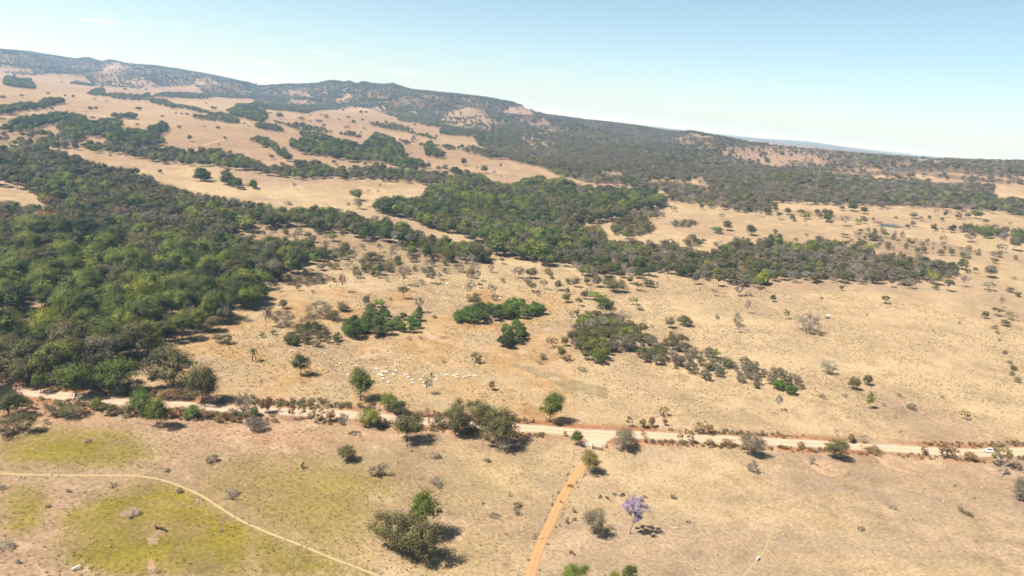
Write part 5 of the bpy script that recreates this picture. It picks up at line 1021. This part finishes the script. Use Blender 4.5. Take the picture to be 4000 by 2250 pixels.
for s_ in (-1, 1):
    mb = MB(); mb.tube([(.97, s_ * .70, .95), (.12, s_ * .585, 1.48)], [.05, .05], 5); mb.tube([(-.55, s_ * .765, .95), (-.58, s_ * .60, 1.5)], [.055, .05], 5); mb.tube([(-1.9, s_ * .70, .95), (-1.28, s_ * .60, 1.45)], [.08, .07], 5); obj('pillar', mb.mesh('pillar', 'car_paint'), car)
    mb = MB(); mb.box((1.98, s_ * .56, .68), (.22, .30, .12)); obj('headlight', mb.mesh('headlight', 'lamp_lens'), car)
    mb = MB(); mb.box((-2.05, s_ * .62, .78), (.14, .22, .16)); obj('tail_light', mb.mesh('tail_light', 'tail_red'), car)
    mb = MB(); mb.box((.72, s_ * .93, .98), (.16, .14, .12)); obj('wing_mirror', mb.mesh('wing_mirror', 'car_paint'), car)
mb = MB(); mb.box((2.08, 0, .44), (.12, 1.2, .16)); mb.box((-2.07, 0, .42), (.1, 1.3, .14)); obj('bumper', mb.mesh('bumper', 'trim_black'), car)
for x_ in (1.32, -1.32):
    for s_ in (-1, 1):
        mb = MB(); mb.tube([(x_, s_ * .70, .31), (x_, s_ * .89, .31)], [.32, .32], 18); wo_ = obj('wheel', mb.mesh('tyre', 'tyre_rubber', False), car); mb = MB(); mb.tube([(x_, s_ * .86, .31), (x_, s_ * .905, .31)], [.19, .17], 14); obj('rim', mb.mesh('rim', 'rim_metal'), wo_)
tag(car, 'small white car on the dirt road behind a yellow-green tree', 'car')

# ------------------------------------------------------------------ stones, earth banks, fallen wood
plain('stone_pale', (0.23, 0.20, 0.15), .9, .15, .2, 2); plain('bank_soil', (0.19, 0.125, 0.078), .95, .05, .25, .8)
def stone_mesh(seed):
    r = np.random.RandomState(seed); V = []; F_ = []; n, m_ = 8, 5
    for i in range(m_):
        ph = -1.2 + 2.7 * i / (m_ - 1)
        for j in range(n): th = 6.283 * j / n; V.append(np.array([math.cos(ph) * math.cos(th), math.cos(ph) * math.sin(th) * .8, math.sin(ph) * .6]) * (.8 + .4 * r.rand()))
    F_ = [(i * n + j, i * n + (j + 1) % n, (i + 1) * n + (j + 1) % n, (i + 1) * n + j) for i in range(m_ - 1) for j in range(n)] + [tuple((m_ - 1) * n + j for j in range(n))]
    mb = MB(); mb.add(V, F_); return mb.mesh('stone', 'stone_pale', True)
STM = [stone_mesh(k) for k in range(4)]
for reg, s in (('Q', '470,795 25,872 265,1048 700,1040 1095,988 1325,1120 1615,610 2015,622 1655,750 1090,460 1180,632 830,1255 1345,1418 150,1055 1865,985'), ('O', '1925,1248 2285,948 2245,1012 730,790 1430,553 1480,550 1080,370 1888,370 1530,1000 1552,997 1570,370')):
    for k, t_ in enumerate(s.split()):
        x, y = map(float, t_.split(',')); g = gpt(reg, x, y); o = obj('stone', STM[k % 4], None, (g[0], g[1], g[2] + .08)); sc_ = .32 + .2 * rng.rand(); o.scale = (sc_, sc_, sc_); o.rotation_euler = (0, 0, rng.rand() * 6)
        tag(o, 'pale stone lying in the short dry grass', 'stone', 'pale stones in the field with the purple tree')
def bank(reg, s, lab, wd, hg):
    c = smooth_line(ground(pts(reg, s)), .8); t_ = np.gradient(c, axis=0); t_ /= np.linalg.norm(t_, axis=1)[:, None]; nn = np.stack([-t_[:, 1], t_[:, 0]], 1); V = []; us = np.linspace(-1, 1, 9)
    e_ = np.clip(np.minimum(np.arange(len(c)), np.arange(len(c))[::-1]) / 6, 0, 1)
    for u in us:
        p_ = c + nn * (u * wd / 2) * (1 + .25 * vn(c[:, 0], c[:, 1], 3, 5))[:, None]; V.append(np.stack([p_[:, 0], p_[:, 1], height(p_[:, 0], p_[:, 1]) - .03 + hg * (1 - u * u) ** 1.2 * e_ * (1 + .5 * vn(p_[:, 0], p_[:, 1], 2, 8))], 1))
    V = np.stack(V, 1).reshape(-1, 3); k = 9; i_, j_ = np.meshgrid(np.arange(len(c) - 1), np.arange(k - 1), indexing='ij')
    F_ = np.stack([i_ * k + j_, i_ * k + j_ + 1, (i_ + 1) * k + j_ + 1, (i_ + 1) * k + j_], -1).reshape(-1, 4)
    tag(obj('earth_bank', mesh_np('earth_bank', V, F_, ['bank_soil'], smooth=True)), lab, 'earth bank', kind='structure')
bank('Q', '350,335 400,395 470,440 560,495 640,520 715,505 760,470 775,440', 'curved earth bank below the olive roadside tree', 3.2, .9)
bank('Q', '1020,310 1080,365 1150,410 1230,450 1310,470 1380,472 1445,462', 'long low earth bank in the field below the road', 2.6, .7)
bank('J', '345,1215 430,1180 510,1140 570,1110', 'narrow earth ridge in the pinkish pasture by the road', 1.6, .35)
tm, cm = None, None
for reg, x, y, sp_, lab in (('Q', 1715, 595, 60, 'small dark fallen branch in the open dry field'), ('Q', 1905, 715, 55, 'low fallen branch below the other one in the dry field'), ('Q', 2190, 520, 210, 'large grey fallen tree beside the bushy field-edge tree'), ('Q', 2330, 465, 90, 'pale fallen trunk below the roadside tree hiding the car')):
    g, h, w, _ = place(reg, x, y, sp_, sp_); tm, cm = parts('bare', 'bare', int(x) % 4, True)
    o = empty('fallen_branch', (g[0], g[1], g[2] + w * .09), 0, (w * .6, w * .6, w)); o.rotation_euler = (0, 1.45, rng.rand() * 1.5 - .6); obj('trunk', tm, o); obj('branches', cm, o); tag(o, lab, 'branch')

# ------------------------------------------------------------------ haze: the air itself
m, t, o = new_mat('haze_air'); v = N(t, 'ShaderNodeVolumePrincipled'); v.inputs['Color'].default_value = (0.38, 0.64, 1.0, 1); v.inputs['Absorption Color'].default_value = (1, 1, 1, 1); v.inputs['Density'].default_value = HAZE; v.inputs['Anisotropy'].default_value = 0.2
t.links.new(v.outputs[0], o.inputs['Volume'])
mb = MB(); mb.box((0, 0, 130), (136000, 136000, 300)); hz = obj('haze', mb.mesh('haze', 'haze_air')); tag(hz, 'thin bluish haze over the far hills', 'haze', kind='stuff')
